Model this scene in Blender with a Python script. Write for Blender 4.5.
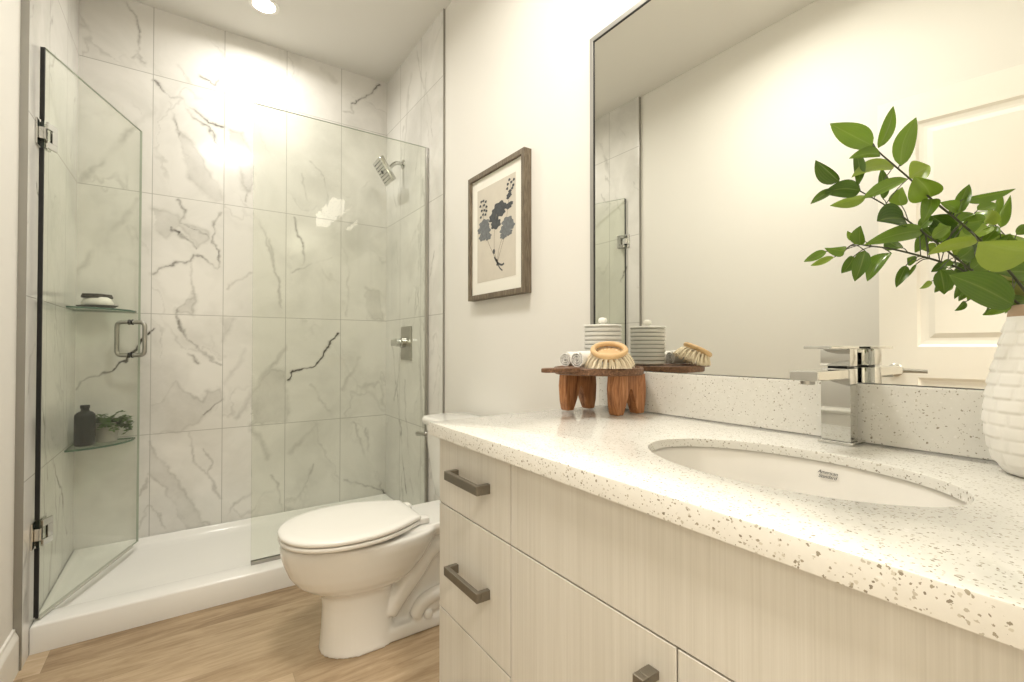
import bpy, bmesh, math, random
import numpy as np
from mathutils import Vector, Matrix

EXPO = 0.73
E_SHOWER, E_ROOM_FILL, E_ENTRY_FILL, E_HALL_FILL, S_SHADE = 4.8, 11.0, 0.3, 34.0, 5.6
C_WALL, C_CEIL = (0.80, 0.78, 0.73), (0.77, 0.755, 0.71)
C_LAM0, C_LAM1, C_LAM2 = (0.55, 0.53, 0.475), (0.635, 0.615, 0.56), (0.70, 0.685, 0.635)
LOGO_P, LOGO_N = (0.8918, 0.3545, 0.8345), (-1.0, 0.04, 0.15)

# ------------------------------------------------------------------ clean
for o in list(bpy.data.objects):
    bpy.data.objects.remove(o, do_unlink=True)
scene = bpy.context.scene
COL = scene.collection
PI = math.pi
random.seed(7)
rng = np.random.default_rng(11)

# ------------------------------------------------------------------ camera
cam_d = bpy.data.cameras.new('camera')
cam_d.sensor_width = 36.0
cam_d.lens = 470.0 / 1024 * 36.0
cam_d.clip_start = 0.02
cam = bpy.data.objects.new('camera', cam_d)
COL.objects.link(cam)
cam.location = (0, 0, 1.05)
cam.rotation_euler = (math.radians(90.70), 0, math.radians(-34.55))
scene.camera = cam

# ------------------------------------------------------------------ world, exposure
w = bpy.data.worlds.new('world')
scene.world = w
w.use_nodes = True
w.node_tree.nodes['Background'].inputs[0].default_value = (0.9, 0.93, 1.0, 1)
w.node_tree.nodes['Background'].inputs[1].default_value = 0.25
vs = scene.view_settings
scene.display_settings.display_device = 'sRGB'
vs.view_transform = 'Standard'
vs.look = 'None'
vs.gamma = 1.0
vs.use_curve_mapping = False
vs.exposure = EXPO
CEIL = 2.787

def area_light(name, loc, size, energy, col, rot=(0, 0, 0), spread=180, shape='DISK', size_y=None):
    d = bpy.data.lights.new(name, 'AREA')
    d.shape = shape
    d.size = size
    if size_y: d.size_y = size_y
    d.energy = energy
    d.color = col
    d.spread = math.radians(spread)
    o = bpy.data.objects.new(name, d)
    COL.objects.link(o)
    o.location = loc
    o.rotation_euler = rot
    return o

WARM = (1.0, 0.965, 0.89)
# shower downlight; room, entry and hall lamps are added fill (housings further down)
area_light('shower_lamp_light', (0.305, 2.665, CEIL - 0.012), 0.10, E_SHOWER, WARM, spread=165)
area_light('room_fill_light', (0.28, 1.10, CEIL - 0.012), 0.40, E_ROOM_FILL, WARM, spread=165)  # added out of view to brighten the middle of the room
area_light('entry_fill_light', (0.25, 0.22, CEIL - 0.012), 0.13, E_ENTRY_FILL, WARM, spread=165)  # added out of view to even the light near the entry
area_light('hall_fill_light', (0.1, -0.95, CEIL - 0.012), 0.30, E_HALL_FILL, (1.0, 0.92, 0.80), spread=170)  # unseen lamp added as fill through the doorway

# ------------------------------------------------------------------ measured tables (metres)
VEINS=[('d',[(-0.152,2.41),(-0.121,2.369),(-0.093,2.334),(-0.052,2.354),(-0.023,2.324),(0.03,2.292),(0.08,2.264),(0.14,2.251)]),('v',[(-0.093,2.32),(-0.074,2.257),(-0.05,2.188),(-0.026,2.096),(-0.002,2.043)]),('v',[(-0.023,2.318),(0.011,2.263),(0.07,2.238),(0.11,2.177),(0.146,2.125)]),('b',[(-0.05,2.182),(0.002,2.138),(0.051,2.079),(0.071,2.012),(0.122,1.927),(0.143,1.847),(0.113,1.841),(0.033,1.904),(0.003,1.951),(-0.011,2.029)]),('d',[(0.053,2.495),(0.078,2.488),(0.103,2.483),(0.134,2.506)]),('w',[(-0.209,2.18),(-0.156,2.279)]),('b',[(0.171,2.241),(0.234,2.245),(0.278,2.169),(0.3,2.074),(0.279,1.921),(0.247,1.927),(0.225,2.107),(0.182,2.158)]),('s',[(0.156,2.14),(0.214,2.105),(0.247,2.013),(0.258,1.867)]),('v',[(-0.054,1.82),(-0.029,1.772),(-0.038,1.701),(0.005,1.679),(0.064,1.657),(0.084,1.63)]),('D',[(-0.079,1.661),(-0.056,1.65),(-0.037,1.638)]),('v',[(-0.056,1.647),(0.001,1.614),(0.04,1.572)]),('d',[(-0.155,1.425),(-0.11,1.463),(-0.059,1.489),(-0.003,1.503),(0.021,1.54)]),('v',[(0.021,1.54),(0.065,1.528),(0.125,1.474)]),('v',[(0.148,1.789),(0.108,1.699),(0.099,1.609),(0.145,1.584),(0.13,1.469)]),('b',[(-0.153,1.751),(-0.071,1.742),(-0.033,1.702),(0.074,1.671),(0.084,1.625),(0.045,1.584),(-0.042,1.677),(-0.097,1.624),(-0.143,1.652)]),('s',[(0.011,1.498),(0.007,1.417),(0.022,1.324),(-0.048,1.245)]),('b',[(0.022,1.324),(0.028,1.225),(-0.039,1.229),(-0.048,1.245)]),('v',[(-0.048,1.245),(-0.046,1.194),(-0.015,1.114)]),('s',[(0.167,1.358),(0.177,1.388),(0.239,1.424),(0.293,1.465)]),('s',[(0.291,1.8),(0.358,1.698),(0.393,1.538),(0.433,1.427),(0.44,1.274)]),('v',[(-0.046,1.219),(-0.028,1.155),(0.004,1.085),(0.049,1.031),(0.105,0.981),(0.152,0.953)]),('d',[(0.004,1.085),(0.035,1.042)]),('v',[(-0.0,1.015),(0.027,0.999),(0.059,0.955)]),('s',[(0.095,1.103),(0.109,1.036),(0.152,0.997)]),('b',[(-0.157,0.751),(-0.107,0.763),(-0.065,0.867),(-0.048,0.871),(0.006,0.788),(0.06,0.758),(0.078,0.806),(0.148,0.819),(0.153,0.768),(0.088,0.706),(0.034,0.646),(-0.028,0.608),(-0.148,0.61)]),('v',[(0.061,0.687),(0.097,0.717),(0.153,0.768)]),('s',[(-0.148,0.693),(-0.089,0.662),(-0.068,0.623)]),('w',[(0.264,1.025),(0.22,0.923),(0.162,0.846)]),('w',[(0.467,1.053),(0.372,0.907),(0.281,0.749),(0.226,0.65)]),('b',[(0.291,0.76),(0.393,0.918),(0.463,0.904),(0.475,0.617),(0.297,0.61)]),('b',[(0.152,1.21),(0.203,1.212),(0.156,1.081)]),('s',[(0.008,0.597),(0.025,0.525),(0.022,0.435),(0.077,0.386),(0.121,0.288),(0.152,0.221)]),('s',[(0.068,0.509),(0.107,0.423),(0.086,0.375),(0.147,0.242)]),('s',[(-0.151,0.565),(-0.111,0.453),(-0.055,0.387),(-0.022,0.302),(0.019,0.215),(0.07,0.104)]),('s',[(-0.15,0.411),(-0.079,0.312),(-0.022,0.173),(0.012,0.117)]),('b',[(-0.151,0.555),(-0.111,0.453),(-0.047,0.38),(0.003,0.248),(0.07,0.094),(0.004,0.098),(-0.038,0.186),(-0.095,0.334),(-0.15,0.411)]),('s',[(-0.148,0.247),(-0.109,0.181),(-0.093,0.12)]),('v',[(0.045,0.11),(0.079,0.107),(0.113,0.085)]),('s',[(0.292,0.237),(0.201,0.175),(0.174,0.113)]),('w',[(0.3,0.588),(0.348,0.508),(0.387,0.416)]),('s',[(0.397,0.317),(0.437,0.234),(0.448,0.089)]),('s',[(-0.194,0.303),(-0.161,0.393)]),('s',[(-0.193,0.141),(-0.156,0.248)]),('d',[(0.844,2.588),(0.91,2.645),(0.963,2.684),(1.013,2.761)]),('s',[(0.844,2.588),(0.851,2.53),(0.8,2.53)]),('w',[(0.646,2.753),(0.701,2.713),(0.743,2.69)]),('s',[(0.595,2.165),(0.662,2.123),(0.704,1.943)]),('s',[(0.543,2.083),(0.583,1.921)]),('s',[(0.905,2.069),(0.981,2.145),(1.027,2.262)]),('v',[(0.523,1.809),(0.529,1.737),(0.557,1.655),(0.567,1.595),(0.563,1.545)]),('d',[(0.491,1.49),(0.535,1.512),(0.586,1.529),(0.609,1.55)]),('s',[(0.609,1.55),(0.65,1.573),(0.722,1.586)]),('s',[(0.382,1.657),(0.409,1.494),(0.431,1.425),(0.432,1.282)]),('b',[(0.924,1.411),(1.004,1.403),(1.059,1.231),(0.978,1.242),(0.931,1.306)]),('s',[(0.783,1.708),(0.821,1.545),(0.816,1.249)]),('D',[(0.481,0.858),(0.511,0.906),(0.572,0.92),(0.619,0.936),(0.666,0.977),(0.698,1.036),(0.739,1.088),(0.775,1.131)]),('s',[(0.611,0.819),(0.675,0.715),(0.749,0.607)]),('w',[(0.79,0.794),(0.858,0.895),(0.893,0.983)]),('w',[(0.491,0.426),(0.551,0.493),(0.644,0.583)]),('s',[(0.629,0.342),(0.583,0.258),(0.537,0.167)]),('s',[(0.859,0.58),(0.895,0.454),(0.948,0.323),(1.04,0.13)]),('s',[(0.938,0.537),(0.948,0.394),(0.984,0.301)]),('d',[(0.81,0.23),(0.878,0.202),(0.949,0.164),(1.021,0.134),(1.067,0.098)]),('v',[(1.002,0.244),(1.058,0.109)]),('D',[(-0.439,0.852),(-0.413,0.887),(-0.358,0.912),(-0.316,0.924),(-0.266,0.965),(-0.237,1.003),(-0.2,1.079),(-0.163,1.137)]),('w',[(-0.438,1.405),(-0.309,1.619),(-0.211,1.787)]),('w',[(-0.433,1.846),(-0.293,2.053),(-0.153,2.272)]),('v',[(-0.273,2.764),(-0.222,2.694),(-0.214,2.606),(-0.227,2.51)]),('v',[(-0.233,2.534),(-0.186,2.485)])]
LEAVES=[((0.747,0.24,1.317),(0.701,0.272,1.347),0.0276,0.35),((0.756,0.235,1.306),(0.721,0.258,1.3),0.014,0.45),((0.753,0.236,1.314),(0.77,0.224,1.37),0.0145,0.35),((0.778,0.219,1.29),(0.795,0.207,1.355),0.0218,0.35),((0.833,0.242,1.31),(0.783,0.277,1.293),0.0173,0.15),((0.788,0.273,1.329),(0.79,0.272,1.28),0.0132,0.75),((0.768,0.287,1.287),(0.74,0.306,1.318),0.0195,0.8),((0.793,0.27,1.274),(0.75,0.3,1.271),0.0236,0.8),((0.761,0.292,1.276),(0.735,0.311,1.255),0.0113,0.7),((0.865,0.287,1.282),(0.819,0.319,1.269),0.0156,0.2),((0.887,0.272,1.279),(0.885,0.273,1.327),0.0136,0.75),((0.786,0.215,1.274),(0.737,0.249,1.247),0.0151,0.4),((0.851,0.23,1.293),(0.875,0.213,1.31),0.0283,0.15),((0.812,0.197,1.249),(0.794,0.209,1.276),0.0326,0.3),((0.846,0.234,1.233),(0.813,0.257,1.23),0.0314,0.85),((0.911,0.256,1.269),(0.912,0.255,1.298),0.0211,0.3),((0.812,0.197,1.246),(0.803,0.204,1.214),0.018,0.5),((0.841,0.177,1.231),(0.822,0.19,1.242),0.014,0.4),((0.844,0.175,1.227),(0.854,0.168,1.266),0.0145,0.55),((0.847,0.173,1.246),(0.904,0.133,1.26),0.0116,0.45),((0.932,0.175,1.246),(0.954,0.16,1.256),0.0145,0.45),((0.914,0.188,1.23),(0.941,0.169,1.233),0.0267,0.5),((0.974,0.213,1.231),(0.946,0.232,1.252),0.0306,0.8),((0.823,0.154,1.183),(0.882,0.113,1.171),0.0415,0.1),((0.865,0.161,1.193),(0.809,0.2,1.172),0.0151,0.1),((1.022,0.18,1.237),(0.981,0.208,1.213),0.0289,0.25),((0.948,0.165,1.157),(0.994,0.133,1.157),0.0424,0.6),((0.984,0.141,1.119),(0.946,0.167,1.157),0.0314,-0.5),((0.889,0.134,1.105),(0.819,0.181,1.144),0.0386,0.65),((0.9,0.139,1.103),(0.87,0.159,1.092),0.0122,0.4),((0.993,0.201,1.12),(0.98,0.211,1.106),0.0088,0.7),((0.888,0.206,1.161),(0.893,0.203,1.125),0.0245,0.7),((0.989,0.204,1.181),(1.02,0.183,1.162),0.0245,0.85),((0.909,0.192,1.176),(0.927,0.179,1.193),0.0195,0.6),((0.867,0.22,1.217),(0.798,0.268,1.196),0.0214,0.45),((0.941,0.236,1.227),(0.904,0.261,1.224),0.0122,0.85),((0.942,0.235,1.224),(0.928,0.245,1.196),0.0156,0.5),((0.91,0.257,1.203),(0.89,0.271,1.22),0.0177,0.8),((0.83,0.246,1.185),(0.803,0.266,1.144),0.0195,0.55),((0.799,0.267,1.188),(0.788,0.276,1.144),0.0195,0.7),((0.85,0.299,1.19),(0.835,0.31,1.164),0.0177,0.7),((0.776,0.284,1.187),(0.752,0.3,1.192),0.0145,0.5),((0.754,0.299,1.187),(0.727,0.317,1.172),0.0113,0.5),((0.825,0.316,1.189),(0.795,0.337,1.176),0.0095,0.2),((0.794,0.271,1.196),(0.794,0.27,1.224),0.0163,0.6),((0.851,0.298,1.218),(0.842,0.304,1.23),0.0109,0.3),((0.917,0.253,1.176),(0.905,0.262,1.142),0.0136,0.7),((0.93,0.244,1.178),(0.917,0.253,1.156),0.0048,0.6),((0.955,0.227,1.207),(0.937,0.239,1.201),0.0143,0.25),((0.891,0.204,1.201),(0.888,0.206,1.228),0.0145,0.35),((0.93,0.244,1.183),(0.919,0.252,1.188),0.0143,0.6),((0.974,0.213,1.213),(0.948,0.231,1.254),0.0289,0.85),((0.904,0.195,1.17),(0.888,0.206,1.166),0.0101,0.6),((0.956,0.16,1.113),(0.997,0.132,1.113),0.0283,0.5),((0.912,0.189,1.225),(0.927,0.179,1.242),0.0173,0.5),((0.834,0.182,1.223),(0.846,0.174,1.239),0.0145,0.35),((1.016,0.184,1.212),(1.034,0.171,1.237),0.0204,0.55),((1.0,0.196,1.188),(0.978,0.212,1.166),0.0187,0.75),((0.956,0.226,1.215),(0.938,0.238,1.237),0.017,0.7),((0.977,0.211,1.193),(0.994,0.2,1.213),0.0204,0.2),((1.02,0.183,1.156),(1.0,0.196,1.135),0.0204,0.8),((0.956,0.16,1.129),(0.971,0.149,1.151),0.0236,0.65),((0.878,0.213,1.207),(0.901,0.197,1.223),0.0157,0.3),((0.934,0.241,1.234),(0.949,0.23,1.252),0.0153,0.6),((0.966,0.219,1.181),(0.95,0.231,1.166),0.0136,0.8),((1.045,0.166,1.123),(1.028,0.177,1.105),0.0153,0.6),((0.925,0.181,1.16),(0.945,0.167,1.182),0.022,0.45)]
STEMS=[[(0.995,0.121,1.094),(0.944,0.132,1.128),(0.865,0.161,1.193),(0.812,0.197,1.247),(0.788,0.213,1.274),(0.756,0.235,1.308),(0.75,0.239,1.317)],[(0.99,0.125,1.09),(0.96,0.139,1.109),(0.924,0.164,1.139),(0.894,0.196,1.183),(0.846,0.234,1.234),(0.829,0.252,1.255),(0.796,0.274,1.277)],[(0.995,0.128,1.088),(0.978,0.145,1.107),(0.94,0.189,1.159),(0.921,0.214,1.177),(0.877,0.256,1.197),(0.835,0.273,1.2),(0.802,0.283,1.2),(0.788,0.294,1.184)]]

# ------------------------------------------------------------------ node material helpers
def new_mat(name):
    m = bpy.data.materials.new(name)
    m.use_nodes = True
    nt = m.node_tree
    b = nt.nodes['Principled BSDF']
    return m, nt, b

def N(nt, t, **kw):
    n = nt.nodes.new(t)
    for k, v in kw.items():
        setattr(n, k, v)
    return n

def math_n(nt, op, a, b=None, clamp=False):
    n = N(nt, 'ShaderNodeMath', operation=op, use_clamp=clamp)
    for i, v in enumerate((a, b)):
        if v is None: continue
        if isinstance(v, (int, float)): n.inputs[i].default_value = v
        else: nt.links.new(v, n.inputs[i])
    return n.outputs[0]

def mix_c(nt, fac, a, b):
    n = N(nt, 'ShaderNodeMix', data_type='RGBA')
    if isinstance(fac, (int, float)): n.inputs[0].default_value = fac
    else: nt.links.new(fac, n.inputs[0])
    for i, v in ((6, a), (7, b)):
        if isinstance(v, tuple): n.inputs[i].default_value = (v[0], v[1], v[2], 1)
        else: nt.links.new(v, n.inputs[i])
    return n.outputs[2]

def ramp(nt, src, stops):
    n = N(nt, 'ShaderNodeValToRGB')
    e = n.color_ramp.elements
    while len(e) < len(stops): e.new(0.5)
    for el, (p, c) in zip(e, stops):
        el.position = p
        el.color = (c, c, c, 1) if isinstance(c, (int, float)) else (c[0], c[1], c[2], 1)
    nt.links.new(src, n.inputs[0])
    return n.outputs[0]

def noise(nt, scale, detail=4, rough=0.55, vec=None, dist=0.0):
    n = N(nt, 'ShaderNodeTexNoise')
    n.inputs['Scale'].default_value = scale
    n.inputs['Detail'].default_value = detail
    n.inputs['Roughness'].default_value = rough
    n.inputs['Distortion'].default_value = dist
    if vec is not None: nt.links.new(vec, n.inputs['Vector'])
    return n.outputs['Fac']

def obj_vec(nt, scale=(1, 1, 1), rot=(0, 0, 0)):
    t = N(nt, 'ShaderNodeTexCoord')
    mp = N(nt, 'ShaderNodeMapping')
    mp.inputs['Scale'].default_value = scale
    mp.inputs['Rotation'].default_value = rot
    nt.links.new(t.outputs['Object'], mp.inputs[0])
    return mp.outputs[0]

def bump(nt, b, h, strength=0.2, dist=0.002):
    n = N(nt, 'ShaderNodeBump')
    n.inputs['Strength'].default_value = strength
    n.inputs['Distance'].default_value = dist
    nt.links.new(h, n.inputs['Height'])
    nt.links.new(n.outputs[0], b.inputs['Normal'])

def plain(name, col, rough=0.5, metal=0.0, var=0.04, nscale=6.0, spec=None, bmp=0.0, coat=0.0):
    m, nt, b = new_mat(name)
    v = obj_vec(nt)
    f = noise(nt, nscale, 3, 0.5, v)
    lo = tuple(c * (1 - var) for c in col)
    hi = tuple(min(1, c * (1 + var)) for c in col)
    nt.links.new(mix_c(nt, f, lo, hi), b.inputs['Base Color'])
    b.inputs['Roughness'].default_value = rough
    b.inputs['Metallic'].default_value = metal
    if spec is not None: b.inputs['Specular IOR Level'].default_value = spec
    if coat: b.inputs['Coat Weight'].default_value = coat; b.inputs['Coat Roughness'].default_value = 0.05
    if bmp: bump(nt, b, noise(nt, 120, 3, 0.6, v), bmp, 0.001)
    return m

def emit_mat(name, col, s):
    m, nt, b = new_mat(name)
    b.inputs['Base Color'].default_value = (0.9, 0.9, 0.88, 1)
    b.inputs['Emission Color'].default_value = (*col, 1)
    b.inputs['Emission Strength'].default_value = s
    return m

# ---- materials
M_WALL = plain('wall_paint', C_WALL, 0.75, var=0.012, nscale=2.0, bmp=0.05)
M_CEIL = plain('ceiling_paint', C_CEIL, 0.9, var=0.01, nscale=2.0, bmp=0.05)
M_TRIMW = plain('trim_paint', (0.86, 0.84, 0.79), 0.4, var=0.01)
M_DOORW = plain('door_paint', (0.88, 0.86, 0.81), 0.42, var=0.01)
M_CHROME = plain('chrome', (0.60, 0.60, 0.575), 0.07, 1.0, var=0.01)
M_STEEL = plain('brushed_steel', (0.40, 0.39, 0.36), 0.28, 1.0, var=0.05, nscale=30)
M_PEWTER = plain('pewter_pull', (0.19, 0.17, 0.135), 0.42, 0.75, var=0.10, nscale=60)
M_TRIMMETAL = plain('tile_edge_metal', (0.36, 0.35, 0.32), 0.35, 0.8, var=0.03)
M_BLACK = plain('black_gap', (0.012, 0.012, 0.012), 0.5)
M_PORC = plain('porcelain', (0.86, 0.85, 0.815), 0.10, var=0.006, coat=0.5)
M_SEAT = plain('seat_plastic', (0.90, 0.885, 0.845), 0.22, var=0.006)
M_ACRYL = plain('shower_acrylic', (0.88, 0.87, 0.84), 0.16, var=0.006)
M_BASIN = plain('basin_ceramic', (0.83, 0.805, 0.755), 0.14, var=0.006)
M_TOWEL = plain('towel_cotton', (0.88, 0.87, 0.84), 0.95, var=0.06, nscale=160, bmp=0.5)
M_VASE = plain('vase_glaze', (0.87, 0.85, 0.80), 0.38, var=0.02, nscale=20)
M_VRIM = plain('vase_rim', (0.42, 0.30, 0.20), 0.6, var=0.25, nscale=45)
M_MAT = plain('mat_board', (0.84, 0.82, 0.74), 0.9, var=0.01)
M_PAPER = plain('print_paper', (0.62, 0.575, 0.49), 0.9, var=0.06, nscale=25)
M_INK = plain('print_ink', (0.075, 0.08, 0.085), 0.9, var=0.5, nscale=70)
M_INKG = plain('print_ink_grey', (0.17, 0.18, 0.185), 0.9, var=0.5, nscale=90)
M_INKS = plain('print_stem_ink', (0.22, 0.17, 0.12), 0.9, var=0.3, nscale=60)
M_SOAP = plain('soap', (0.88, 0.86, 0.80), 0.45, var=0.02)
M_DARKW = plain('dark_wood_dish', (0.04, 0.033, 0.026), 0.55, spec=0.25, var=0.3, nscale=40)
M_BOTTLE = plain('smoky_bottle', (0.016, 0.018, 0.016), 0.35, spec=0.25, var=0.1)
M_POT = plain('grey_pot', (0.42, 0.40, 0.37), 0.7, var=0.12, nscale=40)
M_FERN = plain('fern_leaf', (0.055, 0.115, 0.018), 0.5, var=0.35, nscale=60)
M_RINGW = plain('brush_ring_wood', (0.66, 0.44, 0.22), 0.45, var=0.12, nscale=50)
M_BRIST = plain('bristle', (0.93, 0.81, 0.62), 0.8, var=0.1, nscale=200)
M_SILV = plain('mirror_frame_silver', (0.36, 0.35, 0.325), 0.40, 0.5, var=0.02)
M_SINKTXT = plain('logo_ink', (0.03, 0.03, 0.03), 0.5)
M_STEM = plain('branch_bark', (0.045, 0.05, 0.018), 0.6, var=0.3, nscale=80)
M_RUB = plain('clear_seal', (0.50, 0.50, 0.44), 0.25, var=0.03)
M_LAMP = emit_mat('lamp_lens', (1.0, 0.90, 0.74), 14.0)
M_FILLW = emit_mat('wide_fill_lens', (1.0, 0.93, 0.82), 2.0)  # glowing lens of the added room fill lamp
M_SHADE = emit_mat('glass_shade', (1.0, 0.91, 0.77), S_SHADE)
M_HALLF = plain('hall_floor', (0.45, 0.33, 0.2), 0.5)

def mirror_mat():
    m, nt, b = new_mat('mirror_silvering')
    v = obj_vec(nt)
    f = noise(nt, 3, 2, 0.5, v)
    nt.links.new(mix_c(nt, f, (0.875, 0.875, 0.835), (0.885, 0.885, 0.845)), b.inputs['Base Color'])
    b.inputs['Metallic'].default_value = 1
    b.inputs['Roughness'].default_value = 0.0
    return m
M_MIRROR = mirror_mat()

def glass_mat(name, tint, edge=False):
    m = bpy.data.materials.new(name)
    m.use_nodes = True
    nt = m.node_tree
    nt.nodes.remove(nt.nodes['Principled BSDF'])
    out = nt.nodes['Material Output']
    tr = N(nt, 'ShaderNodeBsdfTransparent'); tr.inputs[0].default_value = (*tint, 1)
    gl = N(nt, 'ShaderNodeBsdfGlossy'); gl.inputs['Roughness'].default_value = 0.0
    gl.inputs['Color'].default_value = (1, 1, 1, 1)
    ge = N(nt, 'ShaderNodeNewGeometry')
    dt = N(nt, 'ShaderNodeVectorMath', operation='DOT_PRODUCT')
    nt.links.new(ge.outputs['Normal'], dt.inputs[0]); nt.links.new(ge.outputs['Incoming'], dt.inputs[1])
    c1 = math_n(nt, 'SUBTRACT', 1.0, math_n(nt, 'ABSOLUTE', dt.outputs['Value']), True)
    fac = math_n(nt, 'ADD', math_n(nt, 'MULTIPLY', math_n(nt, 'POWER', c1, 5.0), 0.55), 0.014, True)
    mx = N(nt, 'ShaderNodeMixShader')
    nt.links.new(fac, mx.inputs[0]); nt.links.new(tr.outputs[0], mx.inputs[1]); nt.links.new(gl.outputs[0], mx.inputs[2])
    nt.links.new(mx.outputs[0], out.inputs[0])
    return m
M_GLASS = glass_mat('clear_glass', (0.960, 0.970, 0.944))
M_GLEDGE = plain('glass_edge', (0.008, 0.018, 0.014), 0.3, var=0.1)
M_GLEDGE2 = plain('glass_edge_light', (0.42, 0.47, 0.39), 0.12, var=0.1)
M_SHELF = glass_mat('shelf_glass', (0.86, 0.92, 0.86))
M_SHELFE = plain('shelf_glass_edge', (0.06, 0.13, 0.09), 0.1, var=0.1)

def marble_mat(axis, x0, tw=0.3114, z0=2.442, th=0.612):
    m, nt, b = new_mat('marble_tile_' + axis)
    tc = N(nt, 'ShaderNodeTexCoord')
    sp = N(nt, 'ShaderNodeSeparateXYZ'); nt.links.new(tc.outputs['Object'], sp.inputs[0])
    h = sp.outputs[0 if axis == 'x' else 1]; z = sp.outputs[2]
    def joint(c, o, s):
        t = math_n(nt, 'FRACT', math_n(nt, 'ADD', math_n(nt, 'DIVIDE', math_n(nt, 'SUBTRACT', c, o), s), 100.5))
        d = math_n(nt, 'MULTIPLY', math_n(nt, 'ABSOLUTE', math_n(nt, 'SUBTRACT', t, 0.5)), s)
        return math_n(nt, 'SUBTRACT', 1.0, math_n(nt, 'DIVIDE', d, 0.0022, True), True)
    j = math_n(nt, 'MAXIMUM', joint(h, x0, tw), joint(z, z0, th))
    j = math_n(nt, 'MULTIPLY', j, 1.6, True)
    a = N(nt, 'ShaderNodeAttribute', attribute_name='soft')
    d = N(nt, 'ShaderNodeAttribute', attribute_name='dark')
    fine = noise(nt, 55, 6, 0.7, tc.outputs['Object'])
    big = noise(nt, 2.6, 5, 0.6, tc.outputs['Object'], 0.8)
    base = mix_c(nt, ramp(nt, big, [(0.40, 0.0), (0.75, 1.0)]), (0.80, 0.785, 0.75), (0.68, 0.67, 0.63))
    sf = math_n(nt, 'MULTIPLY', a.outputs['Fac'], math_n(nt, 'ADD', math_n(nt, 'MULTIPLY', fine, 0.7), 0.6), True)
    c1 = mix_c(nt, sf, base, (0.34, 0.33, 0.295))
    df = math_n(nt, 'MULTIPLY', d.outputs['Fac'], math_n(nt, 'ADD', math_n(nt, 'MULTIPLY', fine, 1.4), 0.15), True)
    c2 = mix_c(nt, df, c1, (0.06, 0.052, 0.042))
    c3 = mix_c(nt, j, c2, (0.43, 0.42, 0.385))
    nt.links.new(c3, b.inputs['Base Color'])
    b.inputs['Roughness'].default_value = 0.14
    b.inputs['Specular IOR Level'].default_value = 0.45
    bump(nt, b, math_n(nt, 'SUBTRACT', 1.0, j), 0.25, 0.001)
    return m

def quartz_mat():
    m, nt, b = new_mat('speckled_quartz')
    v = obj_vec(nt)
    base = mix_c(nt, noise(nt, 90, 4, 0.7, v), (0.79, 0.775, 0.725), (0.69, 0.675, 0.62))
    def flecks(scale, thr, size, off):
        mp = N(nt, 'ShaderNodeMapping'); nt.links.new(v, mp.inputs[0]); mp.inputs['Location'].default_value = (off, off * 1.7, off * 0.3)
        wn = N(nt, 'ShaderNodeTexNoise'); wn.inputs['Scale'].default_value = scale * 1.4; nt.links.new(mp.outputs[0], wn.inputs[0])
        ad = N(nt, 'ShaderNodeVectorMath', operation='MULTIPLY_ADD'); nt.links.new(wn.outputs['Color'], ad.inputs[0])
        ad.inputs[1].default_value = (0.9 / scale,) * 3; nt.links.new(mp.outputs[0], ad.inputs[2])
        vo = N(nt, 'ShaderNodeTexVoronoi'); vo.inputs['Scale'].default_value = scale
        nt.links.new(ad.outputs[0], vo.inputs['Vector'])
        sx = N(nt, 'ShaderNodeSeparateColor'); nt.links.new(vo.outputs['Color'], sx.inputs[0])
        on = math_n(nt, 'GREATER_THAN', sx.outputs[0], thr)
        sz = math_n(nt, 'MULTIPLY', sx.outputs[1], size)
        near = math_n(nt, 'LESS_THAN', vo.outputs['Distance'], sz)
        return math_n(nt, 'MULTIPLY', on, near), sx.outputs[2]
    c = base
    for sc, thr, size, off, ca, cb in ((230, 0.50, 0.46, 0.0, (0.60, 0.57, 0.49), (0.44, 0.41, 0.34)),
                                       (300, 0.72, 0.44, 3.1, (0.40, 0.365, 0.29), (0.26, 0.23, 0.18)),
                                       (200, 0.80, 0.38, 7.7, (0.38, 0.345, 0.265), (0.22, 0.19, 0.145)),
                                       (170, 0.88, 0.40, 5.2, (0.80, 0.785, 0.74), (0.82, 0.80, 0.76))):
        f, r = flecks(sc, thr, size, off)
        c = mix_c(nt, f, c, mix_c(nt, r, ca, cb))
    nt.links.new(c, b.inputs['Base Color'])
    b.inputs['Roughness'].default_value = 0.10
    return m
M_QUARTZ = quartz_mat()

def laminate_mat():
    m, nt, b = new_mat('pale_wood_laminate')
    v = obj_vec(nt, (1, 170, 2.2))
    f1 = noise(nt, 1.0, 5, 0.65, v)
    v2 = obj_vec(nt, (1, 620, 5.0))
    f2 = noise(nt, 1.0, 3, 0.6, v2)
    v3 = obj_vec(nt, (1, 14, 0.6))
    f3 = noise(nt, 1.0, 3, 0.6, v3)
    f = math_n(nt, 'ADD', math_n(nt, 'ADD', math_n(nt, 'MULTIPLY', f1, 0.45), math_n(nt, 'MULTIPLY', f2, 0.25)), math_n(nt, 'MULTIPLY', f3, 0.3))
    c = ramp(nt, f, [(0.32, C_LAM0), (0.50, C_LAM1), (0.68, C_LAM2)])
    nt.links.new(c, b.inputs['Base Color'])
    b.inputs['Roughness'].default_value = 0.5
    bump(nt, b, f1, 0.08, 0.0006)
    return m
M_LAM = laminate_mat()

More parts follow.
